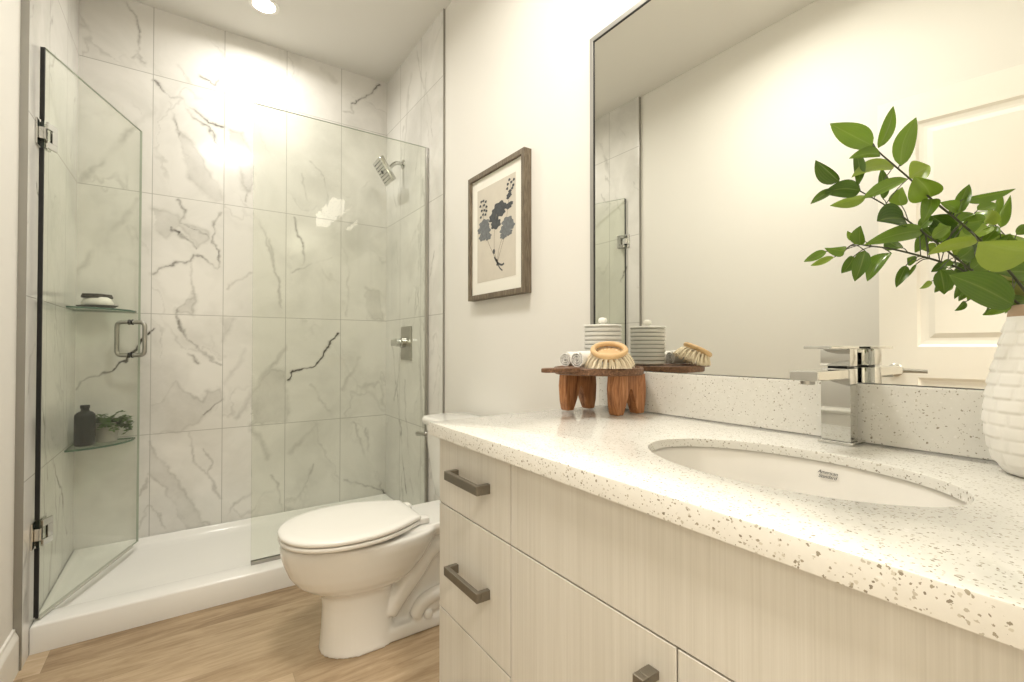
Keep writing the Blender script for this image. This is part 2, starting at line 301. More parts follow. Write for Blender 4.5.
def floor_mat():
    m, nt, b = new_mat('oak_plank_floor')
    tc = N(nt, 'ShaderNodeTexCoord')
    sp = N(nt, 'ShaderNodeSeparateXYZ'); nt.links.new(tc.outputs['Object'], sp.inputs[0])
    x, y = sp.outputs[0], sp.outputs[1]
    PW, PL = 0.152, 1.22
    yr = math_n(nt, 'DIVIDE', math_n(nt, 'ADD', y, 10.045), PW)
    row = math_n(nt, 'FLOOR', yr)
    wn = N(nt, 'ShaderNodeTexWhiteNoise', noise_dimensions='1D'); nt.links.new(row, wn.inputs['W'])
    xr = math_n(nt, 'ADD', math_n(nt, 'DIVIDE', math_n(nt, 'ADD', x, 10.0), PL), math_n(nt, 'MULTIPLY', wn.outputs['Value'], 7.3))
    col = math_n(nt, 'FLOOR', xr)
    pid = math_n(nt, 'ADD', math_n(nt, 'MULTIPLY', row, 17.13), math_n(nt, 'MULTIPLY', col, 5.71))
    pn = N(nt, 'ShaderNodeTexWhiteNoise', noise_dimensions='1D'); nt.links.new(pid, pn.inputs['W'])
    cb = N(nt, 'ShaderNodeCombineXYZ')
    nt.links.new(math_n(nt, 'ADD', math_n(nt, 'MULTIPLY', x, 1.0), math_n(nt, 'MULTIPLY', pn.outputs['Value'], 30)), cb.inputs[0])
    nt.links.new(math_n(nt, 'MULTIPLY', y, 7.0), cb.inputs[1])
    nt.links.new(pid, cb.inputs[2])
    g1 = noise(nt, 2.6, 7, 0.62, cb.outputs[0], 1.3)
    g2 = noise(nt, 9.0, 6, 0.7, cb.outputs[0], 0.6)
    g = math_n(nt, 'ADD', math_n(nt, 'MULTIPLY', g1, 0.62), math_n(nt, 'MULTIPLY', g2, 0.38))
    g = math_n(nt, 'ADD', g, math_n(nt, 'MULTIPLY', math_n(nt, 'SUBTRACT', pn.outputs['Value'], 0.5), 0.42))
    c = ramp(nt, g, [(0.30, (0.26, 0.175, 0.098)), (0.44, (0.40, 0.29, 0.178)), (0.58, (0.51, 0.385, 0.25)), (0.74, (0.62, 0.50, 0.36))])
    def edge(t, s, wd):
        fr = math_n(nt, 'FRACT', t)
        d = math_n(nt, 'MULTIPLY', math_n(nt, 'MINIMUM', fr, math_n(nt, 'SUBTRACT', 1.0, fr)), s)
        return math_n(nt, 'SUBTRACT', 1.0, math_n(nt, 'DIVIDE', d, wd, True), True)
    e = math_n(nt, 'MAXIMUM', edge(yr, PW, 0.0012), edge(xr, PL, 0.0012))
    c = mix_c(nt, math_n(nt, 'MULTIPLY', e, 0.55), c, (0.14, 0.085, 0.045))
    nt.links.new(c, b.inputs['Base Color'])
    b.inputs['Roughness'].default_value = 0.42
    bump(nt, b, math_n(nt, 'SUBTRACT', g2, math_n(nt, 'MULTIPLY', e, 0.6)), 0.12, 0.001)
    return m
M_FLOOR = floor_mat()

def wood_mat(name, c0, c1, c2, scale=(60, 60, 6), rough=0.42):
    m, nt, b = new_mat(name)
    v = obj_vec(nt, scale)
    f = noise(nt, 1.0, 6, 0.65, v, 1.2)
    nt.links.new(ramp(nt, f, [(0.32, c0), (0.5, c1), (0.68, c2)]), b.inputs['Base Color'])
    b.inputs['Roughness'].default_value = rough
    bump(nt, b, f, 0.3, 0.0012)
    return m
M_STOOLLEG = wood_mat('carved_leg_wood', (0.15, 0.05, 0.018), (0.42, 0.175, 0.066), (0.62, 0.31, 0.14), (70, 70, 8))
M_STOOLTOP = wood_mat('carved_top_wood', (0.045, 0.022, 0.012), (0.16, 0.075, 0.035), (0.30, 0.16, 0.085), (160, 160, 160), 0.5)
M_FRAME = wood_mat('weathered_frame_wood', (0.075, 0.058, 0.038), (0.155, 0.122, 0.082), (0.25, 0.205, 0.145), (160, 160, 14), 0.6)

def jar_mat():
    m, nt, b = new_mat('jar_ceramic')
    v = obj_vec(nt)
    f = noise(nt, 25, 3, 0.5, v)
    nt.links.new(mix_c(nt, f, (0.66, 0.65, 0.61), (0.76, 0.75, 0.71)), b.inputs['Base Color'])
    b.inputs['Roughness'].default_value = 0.45
    return m
M_JAR = jar_mat()
M_JARG = plain('jar_groove_grey', (0.36, 0.36, 0.33), 0.6, var=0.1, nscale=30)

def leaf_mat():
    m = bpy.data.materials.new('ruscus_leaf')
    m.use_nodes = True
    nt = m.node_tree
    b = nt.nodes['Principled BSDF']; out = nt.nodes['Material Output']
    sh = N(nt, 'ShaderNodeAttribute', attribute_name='tone')
    ac = N(nt, 'ShaderNodeAttribute', attribute_name='across')
    yl = N(nt, 'ShaderNodeAttribute', attribute_name='yellow')
    v = obj_vec(nt)
    f = noise(nt, 60, 4, 0.6, v)
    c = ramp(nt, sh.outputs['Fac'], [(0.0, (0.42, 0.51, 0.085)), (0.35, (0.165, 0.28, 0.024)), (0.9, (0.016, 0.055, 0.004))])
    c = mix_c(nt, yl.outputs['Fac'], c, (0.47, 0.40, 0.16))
    wv = N(nt, 'ShaderNodeTexWave'); wv.wave_type = 'BANDS'
    cv = N(nt, 'ShaderNodeCombineXYZ'); nt.links.new(ac.outputs['Fac'], cv.inputs[0])
    nt.links.new(cv.outputs[0], wv.inputs['Vector']); wv.inputs['Scale'].default_value = 1.6
    c = mix_c(nt, math_n(nt, 'MULTIPLY', wv.outputs['Fac'], 0.10), c, (0.26, 0.36, 0.07))
    c = mix_c(nt, math_n(nt, 'MULTIPLY', f, 0.28), c, (0.075, 0.16, 0.02))
    mid = math_n(nt, 'SUBTRACT', 1.0, math_n(nt, 'DIVIDE', math_n(nt, 'ABSOLUTE', ac.outputs['Fac']), 0.07, True), True)
    c = mix_c(nt, math_n(nt, 'MULTIPLY', mid, 0.4), c, (0.33, 0.42, 0.10))
    nt.links.new(c, b.inputs['Base Color'])
    b.inputs['Roughness'].default_value = 0.27
    tr = N(nt, 'ShaderNodeBsdfTranslucent')
    nt.links.new(mix_c(nt, 0.12, c, (0.30, 0.45, 0.04)), tr.inputs[0])
    mx = N(nt, 'ShaderNodeMixShader'); mx.inputs[0].default_value = 0.30
    nt.links.new(b.outputs[0], mx.inputs[1]); nt.links.new(tr.outputs[0], mx.inputs[2])
    nt.links.new(mx.outputs[0], out.inputs[0])
    return m
M_LEAF = leaf_mat()

# ------------------------------------------------------------------ object helpers
def wloc(o):
    v = Vector((0, 0, 0))
    while o is not None:
        v += o.location
        o = o.parent
    return v

def link_mesh(name, me, mats, parent=None, smooth=False, angle=None):
    o = bpy.data.objects.new(name, me)
    COL.objects.link(o)
    for m in (mats if isinstance(mats, (list, tuple)) else [mats]):
        me.materials.append(m)
    if parent is not None:
        o.parent = parent
    if smooth:
        me.polygons.foreach_set('use_smooth', [True] * len(me.polygons))
        if angle:
            me.set_sharp_from_angle(angle=math.radians(angle))
    return o

def mk(name, bm, mats, parent=None, smooth=False, angle=None, origin=None):
    """bm is in world coordinates; the object keeps an origin at its parent's base (or at `origin`)."""
    off = wloc(parent) if parent is not None else Vector(origin or (0, 0, 0))
    if off.length > 0:
        bmesh.ops.translate(bm, verts=bm.verts, vec=-off)
    bmesh.ops.recalc_face_normals(bm, faces=bm.faces)
    me = bpy.data.meshes.new(name)
    bm.to_mesh(me); bm.free()
    o = link_mesh(name, me, mats, parent, smooth, angle)
    if parent is None and origin: o.location = origin
    return o

def tag(o, label, cat, group=None):
    o['label'] = label; o['category'] = cat
    if group: o['group'] = group
    return o

def struct(o):
    o['kind'] = 'structure'
    return o

def thing(name, label, cat, loc, group=None):
    o = bpy.data.objects.new(name, None)
    o.empty_display_size = 0.02
    COL.objects.link(o)
    o.location = loc
    return tag(o, label, cat, group)

def B():
    return bmesh.new()

def box(bm, x0, x1, y0, y1, z0, z1, bev=0.0, seg=2, mat=0, M=None):
    r = bmesh.ops.create_cube(bm, size=1.0)
    vs_ = r['verts']
    for v in vs_:
        v.co = Vector(((x0 + x1) / 2 + v.co.x * (x1 - x0), (y0 + y1) / 2 + v.co.y * (y1 - y0), (z0 + z1) / 2 + v.co.z * (z1 - z0)))
    fs = list({f for v in vs_ for f in v.link_faces})
    if bev > 0:
        es = list({e for v in vs_ for e in v.link_edges})
        g = bmesh.ops.bevel(bm, geom=es, offset=bev, segments=seg, profile=0.5, affect='EDGES')
        vs_ = list({v for f in g['faces'] for v in f.verts} | {v for v in vs_ if v.is_valid})
        fs = list({f for v in vs_ for f in v.link_faces})
    for f in fs: f.material_index = mat
    if M is not None: bmesh.ops.transform(bm, matrix=M, verts=[v for v in vs_ if v.is_valid])
    return vs_

def loft(bm, rings, cap0=True, cap1=True, mat=0, closed=True):
    vv = [[bm.verts.new(p) for p in r] for r in rings]
    n = len(vv[0])
    for a, b in zip(vv[:-1], vv[1:]):
        for i in range(n if closed else n - 1):
            f = bm.faces.new((a[i], a[(i + 1) % n], b[(i + 1) % n], b[i])); f.material_index = mat
    if cap0: bm.faces.new(list(reversed(vv[0]))).material_index = mat
    if cap1: bm.faces.new(vv[-1]).material_index = mat
    return vv

def lathe(bm, prof, c, n=32, cap0=True, cap1=True, mat=0, M=None, disp=None):
    rings = []
    for (r, z) in prof:
        ring = []
        for i in range(n):
            a = 2 * PI * i / n
            rr = r + (disp(a, z, r) if disp else 0)
            p = Vector((rr * math.cos(a), rr * math.sin(a), z))
            if M is not None: p = M @ p
            ring.append(p + Vector(c))
        rings.append(ring)
    return loft(bm, rings, cap0, cap1, mat)

def catmull(pts, n=6, closed=False):
    P = [Vector(p) for p in pts]
    out = []
    m = len(P)
    rngs = range(m) if closed else range(m - 1)
    for i in rngs:
        if closed:
            p0, p1, p2, p3 = P[(i - 1) % m], P[i], P[(i + 1) % m], P[(i + 2) % m]
        else:
            p0, p1, p2, p3 = P[max(i - 1, 0)], P[i], P[i + 1], P[min(i + 2, m - 1)]
        for k in range(n):
            t = k / n
            out.append(0.5 * ((2 * p1) + (p2 - p0) * t + (2 * p0 - 5 * p1 + 4 * p2 - p3) * t * t + (-p0 + 3 * p1 - 3 * p2 + p3) * t ** 3))
    if not closed: out.append(P[-1])
    return out

def tube(bm, pts, rad, n=10, closed=False, mat=0, caps=True):
    P = [Vector(p) for p in pts]
    m = len(P)
    R = rad if isinstance(rad, (list, tuple)) else [rad] * m
    rings = []
    up = None
    for i in range(m):
        if closed: d = P[(i + 1) % m] - P[(i - 1) % m]
        else: d = P[min(i + 1, m - 1)] - P[max(i - 1, 0)]
        d.normalize()
        if up is None:
            up = Vector((0, 0, 1)) if abs(d.z) < 0.9 else Vector((1, 0, 0))
        s_ = d.cross(up).normalized(); up = s_.cross(d).normalized()
        rings.append([P[i] + (s_ * math.cos(2 * PI * k / n) + up * math.sin(2 * PI * k / n)) * R[i] for k in range(n)])
    if closed:
        vv = [[bm.verts.new(p) for p in r] for r in rings]
        for i in range(m):
            a, b = vv[i], vv[(i + 1) % m]
            for k in range(n):
                bm.faces.new((a[k], a[(k + 1) % n], b[(k + 1) % n], b[k])).material_index = mat
    else:
        loft(bm, rings, caps, caps, mat)

def prism(bm, outline, axis, a, b, mat=0, bev=0.0, seg=2):
    """extrude a 2-D outline along an axis (0,1,2) from a to b."""
    def put(p, t):
        if axis == 0: return Vector((t, p[0], p[1]))
        if axis == 1: return Vector((p[0], t, p[1]))
        return Vector((p[0], p[1], t))
    v0 = [bm.verts.new(put(p, a)) for p in outline]
    v1 = [bm.verts.new(put(p, b)) for p in outline]
    n = len(outline)
    fs = [bm.faces.new(v0), bm.faces.new(list(reversed(v1)))]
    for i in range(n):
        fs.append(bm.faces.new((v0[i], v1[i], v1[(i + 1) % n], v0[(i + 1) % n])))
    for f in fs: f.material_index = mat
    bmesh.ops.recalc_face_normals(bm, faces=fs)
    if bev > 0:
        es = list(fs[0].edges) + list(fs[1].edges)
        bmesh.ops.bevel(bm, geom=es, offset=bev, segments=seg, profile=0.5, affect='EDGES')

def quad_plane(name, p, mat, parent=None):
    bm = B()
    bm.faces.new([bm.verts.new(q) for q in p])
    return mk(name, bm, mat, parent)

# ------------------------------------------------------------------ room shell
XL, XR, XLT, XRT = -0.46, 1.077, -0.44, 1.067     # drywall and tile planes
YB, YT, YF = 3.005, 2.172, -0.10                  # tiled back wall, tile edge, door wall
YH = -1.90                                        # hallway end

def slab(name, x0, x1, y0, y1, z0, z1, mat, bev=0.0):
    bm = B(); box(bm, x0, x1, y0, y1, z0, z1, bev)
    return struct(mk(name, bm, mat))

slab('floor', XL - 0.12, XR + 0.12, YF - 0.12, YB + 0.12, -0.10, 0.0, M_FLOOR)
slab('ceiling', XL - 0.12, XR + 0.12, YF - 0.12, YB + 0.12, CEIL, CEIL + 0.10, M_CEIL)
slab('wall_left', XL - 0.12, XL, YF - 0.12, YT, 0.0, CEIL, M_WALL)
slab('wall_right', XR, XR + 0.12, YF - 0.12, YT, 0.0, CEIL, M_WALL)

# ---- hand-laid marble pattern: soft clouding and veins stored per grid point of the tile wall
def fbm(x, z, seed, octs=5, f0=3.0):
    out = np.zeros_like(x); amp = 1.0; tot = 0
    r = np.random.default_rng(seed)
    for o in range(octs):
        lat = r.random((64, 64))
        fx = x * f0 * 2 ** o + 17.3; fz = z * f0 * 2 ** o + 9.1
        ix = np.floor(fx).astype(int); iz = np.floor(fz).astype(int)
        tx = fx - ix; tz = fz - iz
        tx = tx * tx * (3 - 2 * tx); tz = tz * tz * (3 - 2 * tz)
        g = lambda a, b: lat[a % 64, b % 64]
        out += amp * ((g(ix, iz) * (1 - tx) + g(ix + 1, iz) * tx) * (1 - tz) + (g(ix, iz + 1) * (1 - tx) + g(ix + 1, iz + 1) * tx) * tz)
        tot += amp; amp *= 0.5
    return out / tot

def seg_dist(X, Z, pts):
    d = np.full(X.shape, 9.0)
    for (x0, z0), (x1, z1) in zip(pts[:-1], pts[1:]):
        vx, vz = x1 - x0, z1 - z0
        L2 = vx * vx + vz * vz + 1e-12
        t = np.clip(((X - x0) * vx + (Z - z0) * vz) / L2, 0, 1)
        d = np.minimum(d, np.hypot(X - x0 - t * vx, Z - z0 - t * vz))
    return d

def in_poly(X, Z, pts):
    ins = np.zeros(X.shape, bool)
    n = len(pts)
    for i in range(n):
        (x0, z0), (x1, z1) = pts[i], pts[(i + 1) % n]
        c = ((z0 > Z) != (z1 > Z)) & (X < (x1 - x0) * (Z - z0) / (z1 - z0 + 1e-12) + x0)
        ins ^= c
    return ins

def marble_fields(H, Z, veins, seed, X0T=-0.157):
    """soft grey and dark vein strength at wall points (H along the wall, Z up)."""
    wx = (fbm(H, Z, seed, 4, 9.0) - 0.5) * 0.030 + (fbm(H, Z, seed + 5, 3, 34.0) - 0.5) * 0.030
    wz = (fbm(H, Z, seed + 1, 4, 9.0) - 0.5) * 0.030 + (fbm(H, Z, seed + 6, 3, 34.0) - 0.5) * 0.030
    A, Bz = H + wx, Z + wz
    soft = np.clip((fbm(A, Bz, seed + 2, 6, 2.2) - 0.56) * 1.6, 0, 0.28)
    ti = np.floor((H - X0T) / 0.3114); tj = np.floor((Z - 2.442) / 0.612)
    ox, oz = np.abs(np.sin(ti * 12.99 + tj * 78.2)) * 9.0, np.abs(np.sin(ti * 39.3 + tj * 11.1)) * 7.0
    rid = fbm(A + ox, (Bz + oz) * 0.75 + A * 0.4, seed + 11, 5, 2.8)
    msk = np.clip((fbm(H + ox, Z + oz, seed + 12, 3, 4.0) - 0.40) * 4.0, 0, 1)
    soft = np.maximum(soft, np.clip(1 - np.abs(rid - 0.5) / 0.013, 0, 1) * 0.34 * msk)
    soft = np.maximum(soft, np.clip(1 - np.abs(rid - 0.45) / 0.05, 0, 1) * 0.13 * msk)
    mod = np.clip(0.15 + 2.6 * (fbm(H, Z, seed + 3, 4, 9.0) - 0.26), 0.12, 1.35)
    dark = np.zeros_like(H)
    for k, pts in veins:
        xs = [p[0] for p in pts]; zs = [p[1] for p in pts]
        m = (H > min(xs) - 0.08) & (H < max(xs) + 0.08) & (Z > min(zs) - 0.08) & (Z < max(zs) + 0.08)
        if not m.any(): continue
        a, b, mm = A[m], Bz[m], mod[m]
        d = seg_dist(a, b, pts)
        if k == 'b':
            e = np.where(in_poly(a, b, pts), 1.0, np.clip(1 - d / 0.02, 0, 1))
            rim = np.clip(1 - d / 0.008, 0, 1) * 0.22
            soft[m] = np.maximum(soft[m], e * (0.16 + 0.30 * mm * fbm(a, b, seed + 8, 4, 8.0)) + rim * mm)
        elif k == 's':
            soft[m] = np.maximum(soft[m], np.clip(1 - d / 0.012, 0, 1) ** 1.4 * 0.50 * mm)
        elif k == 'w':
            soft[m] = np.maximum(soft[m], np.clip(1 - d / 0.022, 0, 1) * 0.42 * mm)
        elif k == 'v':
            soft[m] = np.maximum(soft[m], np.clip(1 - d / 0.013, 0, 1) ** 1.4 * 0.70 * mm)
            dark[m] = np.maximum(dark[m], np.clip(1 - d / 0.0050, 0, 1) * 0.36 * mm ** 1.5)
        elif k == 'd':
            soft[m] = np.maximum(soft[m], np.clip(1 - d / 0.020, 0, 1) ** 1.5 * 0.55 * mm)
            dark[m] = np.maximum(dark[m], np.clip(1 - d / 0.0060, 0, 1) * 0.85 * mm ** 1.3)
        elif k == 'D':
            soft[m] = np.maximum(soft[m], np.clip(1 - d / 0.020, 0, 1) ** 1.5 * 0.50 * mm)
            dark[m] = np.maximum(dark[m], np.clip(1.25 - d / 0.0058, 0, 1) * 1.2 * np.clip(mm * 1.3, 0.35, 1.2))
    return soft, dark

def random_veins(h0, h1, seed, steep=2.6, n=34):
    r = random.Random(seed)
    out = []
    for i in range(n):
        a, z = r.uniform(h0, h1), r.uniform(0.1, CEIL)
        pts = [(a, z)]
        sl = r.choice((-1, 1)) * r.uniform(0.5, 1.2)
        for k in range(r.randint(2, 5)):
            a += sl * r.uniform(0.02, 0.07); z -= steep * r.uniform(0.02, 0.07)
            pts.append((a, z))
        out.append((r.choice('sssssswwv'), pts if True else pts))
    return [(('s' if k == 'b' else k), p) for k, p in out]

def tile_wall(name, axis, h0, h1, fixed, veins, seed, x0, back):
    step = 0.0048
    nh, nz = int((h1 - h0) / step) + 1, int(CEIL / step) + 1
    hs, zs = np.linspace(h0, h1, nh), np.linspace(0, CEIL, nz)
    H, Z = np.meshgrid(hs, zs)
    soft, dark = marble_fields(H, Z, veins, seed, x0)
    H, Z = H.ravel(), Z.ravel()
    nv = len(H)
    co = np.empty((nv + 4, 3))
    if axis == 'x': co[:nv] = np.stack([H, np.full_like(H, fixed), Z], 1)
    else: co[:nv] = np.stack([np.full_like(H, fixed), H, Z], 1)
    # the wall's body behind the tiles
    for i, (h, z) in enumerate(((h0, 0), (h1, 0), (h1, CEIL), (h0, CEIL))):
        co[nv + i] = (h, back, z) if axis == 'x' else (back, h, z)
    idx = np.arange(nv).reshape(nz, nh)
    q = np.stack([idx[:-1, :-1], idx[:-1, 1:], idx[1:, 1:], idx[1:, :-1]], -1).reshape(-1, 4)
    want = {'x': (0, -1), 'yl': None, 'y': None}
    faces = q if axis == 'x' else (q if fixed > 0.3 else q[:, ::-1])
    if axis == 'y' and fixed > 0.3: faces = q[:, ::-1]
    if axis == 'y' and fixed < 0.3: faces = q
    c = idx[0, 0], idx[0, -1], idx[-1, -1], idx[-1, 0]
    e = [nv, nv + 1, nv + 2, nv + 3]
    extra = np.array([[e[0], e[3], e[2], e[1]], [c[0], c[3], e[3], e[0]], [c[1], e[1], e[2], c[2]], [c[0], e[0], e[1], c[1]], [c[3], c[2], e[2], e[3]]])
    faces = np.concatenate([faces, extra])
    me = bpy.data.meshes.new(name)
    me.vertices.add(nv + 4); me.vertices.foreach_set('co', co.ravel())
    me.loops.add(faces.size); me.loops.foreach_set('vertex_index', faces.ravel().astype(np.int32))
    me.polygons.add(len(faces)); me.polygons.foreach_set('loop_start', np.arange(0, faces.size, 4, dtype=np.int32))
    for nm, arr in (('soft', soft), ('dark', dark)):
        at = me.attributes.new(nm, 'FLOAT', 'POINT')
        at.data.foreach_set('value', np.concatenate([arr.ravel(), np.zeros(4)]).astype(np.float32))
    me.update(); me.validate()
    return struct(link_mesh(name, me, marble_mat(axis, x0)))

tile_wall('wall_back', 'x', XLT, XRT, YB, VEINS, 3, -0.157, YB + 0.12)
tile_wall('wall_shower_right', 'y', YT, YB + 0.10, XRT, random_veins(YT, YB, 21, 3.4, 30), 41, 2.45, XRT + 0.12)
tile_wall('wall_shower_left', 'y', YT, YB + 0.10, XLT, random_veins(YT, YB, 8, 2.0, 22), 77, 2.45, XLT - 0.12)
slab('trim_1', XLT - 0.02, XLT + 0.001, YT - 0.003, YT, 0.0, CEIL, M_TRIMMETAL)
slab('trim_2', XRT - 0.001, XR, YT - 0.003, YT, 0.0, CEIL, M_TRIMMETAL)

# ---- door wall behind the camera, with its opening, and the hallway beyond
DX0, DX1, DH = -0.365, 0.42, 2.05
bm = B()
box(bm, XL - 0.12, DX0, YF - 0.12, YF, 0, CEIL)
box(bm, DX1, XR, YF - 0.12, YF, 0, CEIL)
box(bm, DX0, DX1, YF - 0.12, YF, DH, CEIL)
struct(mk('wall_front', bm, M_WALL))
bm = B()
box(bm, DX1 - 0.018, DX1, YF - 0.125, YF + 0.004, 0, DH)
box(bm, DX0, DX0 + 0.006, YF - 0.125, YF - 0.03, 0, DH)
box(bm, DX0, DX1, YF - 0.125, YF + 0.004, DH - 0.018, DH)
struct(mk('trim_3', bm, M_TRIMW))
slab('wall_hall_left', -0.95, -0.85, YH, YF - 0.12, 0, CEIL, M_WALL)
slab('wall_hall_right', 1.35, 1.45, YH, YF - 0.12, 0, CEIL, M_WALL)
slab('wall_hall_end', -0.95, 1.45, YH - 0.1, YH, 0, CEIL, M_WALL)
bm = B(); box(bm, -0.95, XL - 0.12, YF - 0.13, YF - 0.12, 0, CEIL); box(bm, XR + 0.12, 1.45, YF - 0.13, YF - 0.12, 0, CEIL)
struct(mk('wall_hall_front', bm, M_WALL))
slab('floor_hall', -0.95, 1.45, YH, YF - 0.12, -0.10, 0, M_HALLF)
slab('ceiling_hall', -0.95, 1.45, YH, YF - 0.12, CEIL, CEIL + 0.1, M_CEIL)

# ---- baseboards with a moulded top
def baseboard(name, pts):
    bm = B()
    prof = [(0.0, 0.0), (0.015, 0.0), (0.015, 0.108), (0.013, 0.115), (0.007, 0.128), (0.006, 0.138), (0.0, 0.140)]
    (x0, y0), (x1, y1), (nx, ny) = pts
    loft(bm, [[Vector((x + nx * a, y + ny * a, z)) for a, z in prof] for x, y in ((x0, y0), (x1, y1))])
    return struct(mk(name, bm, M_TRIMW))
baseboard('baseboard_left', ((XL, YF), (XL, YT - 0.004), (1, 0)))
baseboard('baseboard_right', ((XR, 1.03), (XR, YT - 0.004), (-1, 0)))
baseboard('baseboard_front', ((DX1 + 0.0, YF), (0.49, YF), (0, 1)))

# ---- open room door (seen in the mirror), hinged at the doorway, two raised panels
door = bpy.data.objects.new('door_1', None)
COL.objects.link(door)
door.location = (-0.360, -0.080, 0.0)
DANG = math.atan2(0.812, 0.153)
door.rotation_euler = (0, 0, DANG)
struct(door); 
bm = B()
DW, DT = 0.826, 0.035
def door_face(bm, ysign):
    y = 0.0 if ysign < 0 else DT
    zs = [0.012, 0.23, 0.93, 1.05, 1.935, 2.043]
    xs = [0.0, 0.118, DW - 0.118, DW]
    for i in range(3):
        for j in range(5):
            if i == 1 and j in (1, 3):
                a = (xs[1], xs[2], zs[j], zs[j + 1])
                rings = []
                for ins, dep in ((0, 0), (0.010, 0.007), (0.024, 0.009), (0.034, 0.009), (0.052, 0.003)):
                    yy = y + (dep if ysign < 0 else -dep)
                    rings.append([Vector((a[0] + ins, yy, a[2] + ins)), Vector((a[1] - ins, yy, a[2] + ins)), Vector((a[1] - ins, yy, a[3] - ins)), Vector((a[0] + ins, yy, a[3] - ins))])
                loft(bm, rings, False, True)
            else:
                bm.faces.new([bm.verts.new((xx, y, zz)) for xx, zz in ((xs[i], zs[j]), (xs[i + 1], zs[j]), (xs[i + 1], zs[j + 1]), (xs[i], zs[j + 1]))])
door_face(bm, -1); door_face(bm, 1)
for xa, xb, za, zb in ((0, 0, 0.012, 2.043), (DW, DW, 0.012, 2.043)):
    bm.faces.new([bm.verts.new(p) for p in ((xa, 0, za), (xa, DT, za), (xa, DT, zb), (xa, 0, zb))])
for z in (0.012, 2.043):
    bm.faces.new([bm.verts.new(p) for p in ((0, 0, z), (DW, 0, z), (DW, DT, z), (0, DT, z))])
bmesh.ops.remove_doubles(bm, verts=bm.verts, dist=1e-5)
bmesh.ops.recalc_face_normals(bm, faces=bm.faces)
me = bpy.data.meshes.new('door_leaf'); bm.to_mesh(me); bm.free()
link_mesh('door_leaf', me, M_DOORW, door)
def lever_handle(side):
    bm = B()
    y0 = 0.0 if side < 0 else DT
    Mx = Matrix.Rotation(PI / 2 * (1 if side < 0 else -1), 4, 'X')
    lathe(bm, [(0.026, 0.0), (0.026, 0.006), (0.022, 0.010), (0.010, 0.012), (0.010, 0.045)], (DW - 0.05, y0, 0.957), 24, M=Mx)
    yy = y0 + side * 0.045
    tube(bm, [(DW - 0.045, yy, 0.957), (DW - 0.07, yy, 0.957), (DW - 0.15, yy, 0.955)], [0.010, 0.009, 0.007], 10)
    bmesh.ops.recalc_face_normals(bm, faces=bm.faces)
    me = bpy.data.meshes.new('door_handle'); bm.to_mesh(me); bm.free()
    link_mesh('door_handle', me, M_STEEL, door, True, 40)
lever_handle(-1); lever_handle(1)
bm = B()
for z in (0.2, 1.02, 1.85):
    tube(bm, [(-0.006, -0.004, z - 0.045), (-0.006, -0.004, z + 0.045)], 0.006, 8)
bmesh.ops.recalc_face_normals(bm, faces=bm.faces)
me = bpy.data.meshes.new('door_hinge'); bm.to_mesh(me); bm.free()
link_mesh('door_hinge', me, M_STEEL, door)

# ------------------------------------------------------------------ lamps
def downlight(x, y, r, label, group='round ceiling lamps of the bathroom', lens=None):
    t = thing('ceiling_lamp', label, 'ceiling light', (x, y, CEIL), group)
    bm = B()
    lathe(bm, [(r + 0.018, 0.0), (r + 0.018, -0.004), (r + 0.004, -0.006), (r, -0.004), (r, 0.0)], (x, y, CEIL), 40, False, False)
    mk('trim_ring', bm, M_TRIMW, t, True, 40)
    bm = B()
    lathe(bm, [(r, -0.0035), (r * 0.5, -0.003), (0.002, -0.0028)], (x, y, CEIL), 40, False, True)
    mk('lens', bm, lens or M_LAMP, t)
downlight(0.305, 2.665, 0.052, 'round recessed ceiling lamp glowing above the shower')
downlight(0.28, 1.10, 0.20, 'added wide round fill lamp, unseen, over the middle of the bathroom', lens=M_FILLW)  # housing for the added room fill, wide so its reflection stays dim
downlight(0.25, 0.22, 0.068, 'added round fill lamp, unseen, over the bathroom entry')  # housing for the added entry fill
t = thing('ceiling_lamp', 'added round fill lamp, unseen, in the hallway behind the bathroom door', 'ceiling light', (0.1, -0.95, CEIL))  # housing for the added hallway fill
bm = B(); lathe(bm, [(0.17, 0.0), (0.17, -0.006), (0.155, -0.010), (0.15, -0.004)], (0.1, -0.95, CEIL), 40, False, False); mk('trim_ring', bm, M_TRIMW, t, True, 40)
bm = B(); lathe(bm, [(0.15, -0.005), (0.08, -0.006), (0.002, -0.006)], (0.1, -0.95, CEIL), 40, False, True); mk('lens', bm, M_LAMP, t)

# vanity light bar above the mirror: back plate, arm and square glass shades
vl = thing('vanity_light', 'chrome vanity light with square white glass shades above the mirror', 'wall light', (XR, 0.62, 2.14))
bm = B(); box(bm, XR - 0.022, XR, 0.32, 0.92, 2.145, 2.235, 0.003); mk('backplate', bm, M_CHROME, vl)
for yy in (0.40, 0.62, 0.84):
    bm = B(); box(bm, XR - 0.075, XR - 0.020, yy - 0.010, yy + 0.010, 2.18, 2.20, 0.002); mk('arm', bm, M_CHROME, vl)
    bm = B(); box(bm, XR - 0.165, XR - 0.065, yy - 0.052, yy + 0.052, 2.105, 2.215, 0.008, 3); mk('shade', bm, M_SHADE, vl, True, 40)

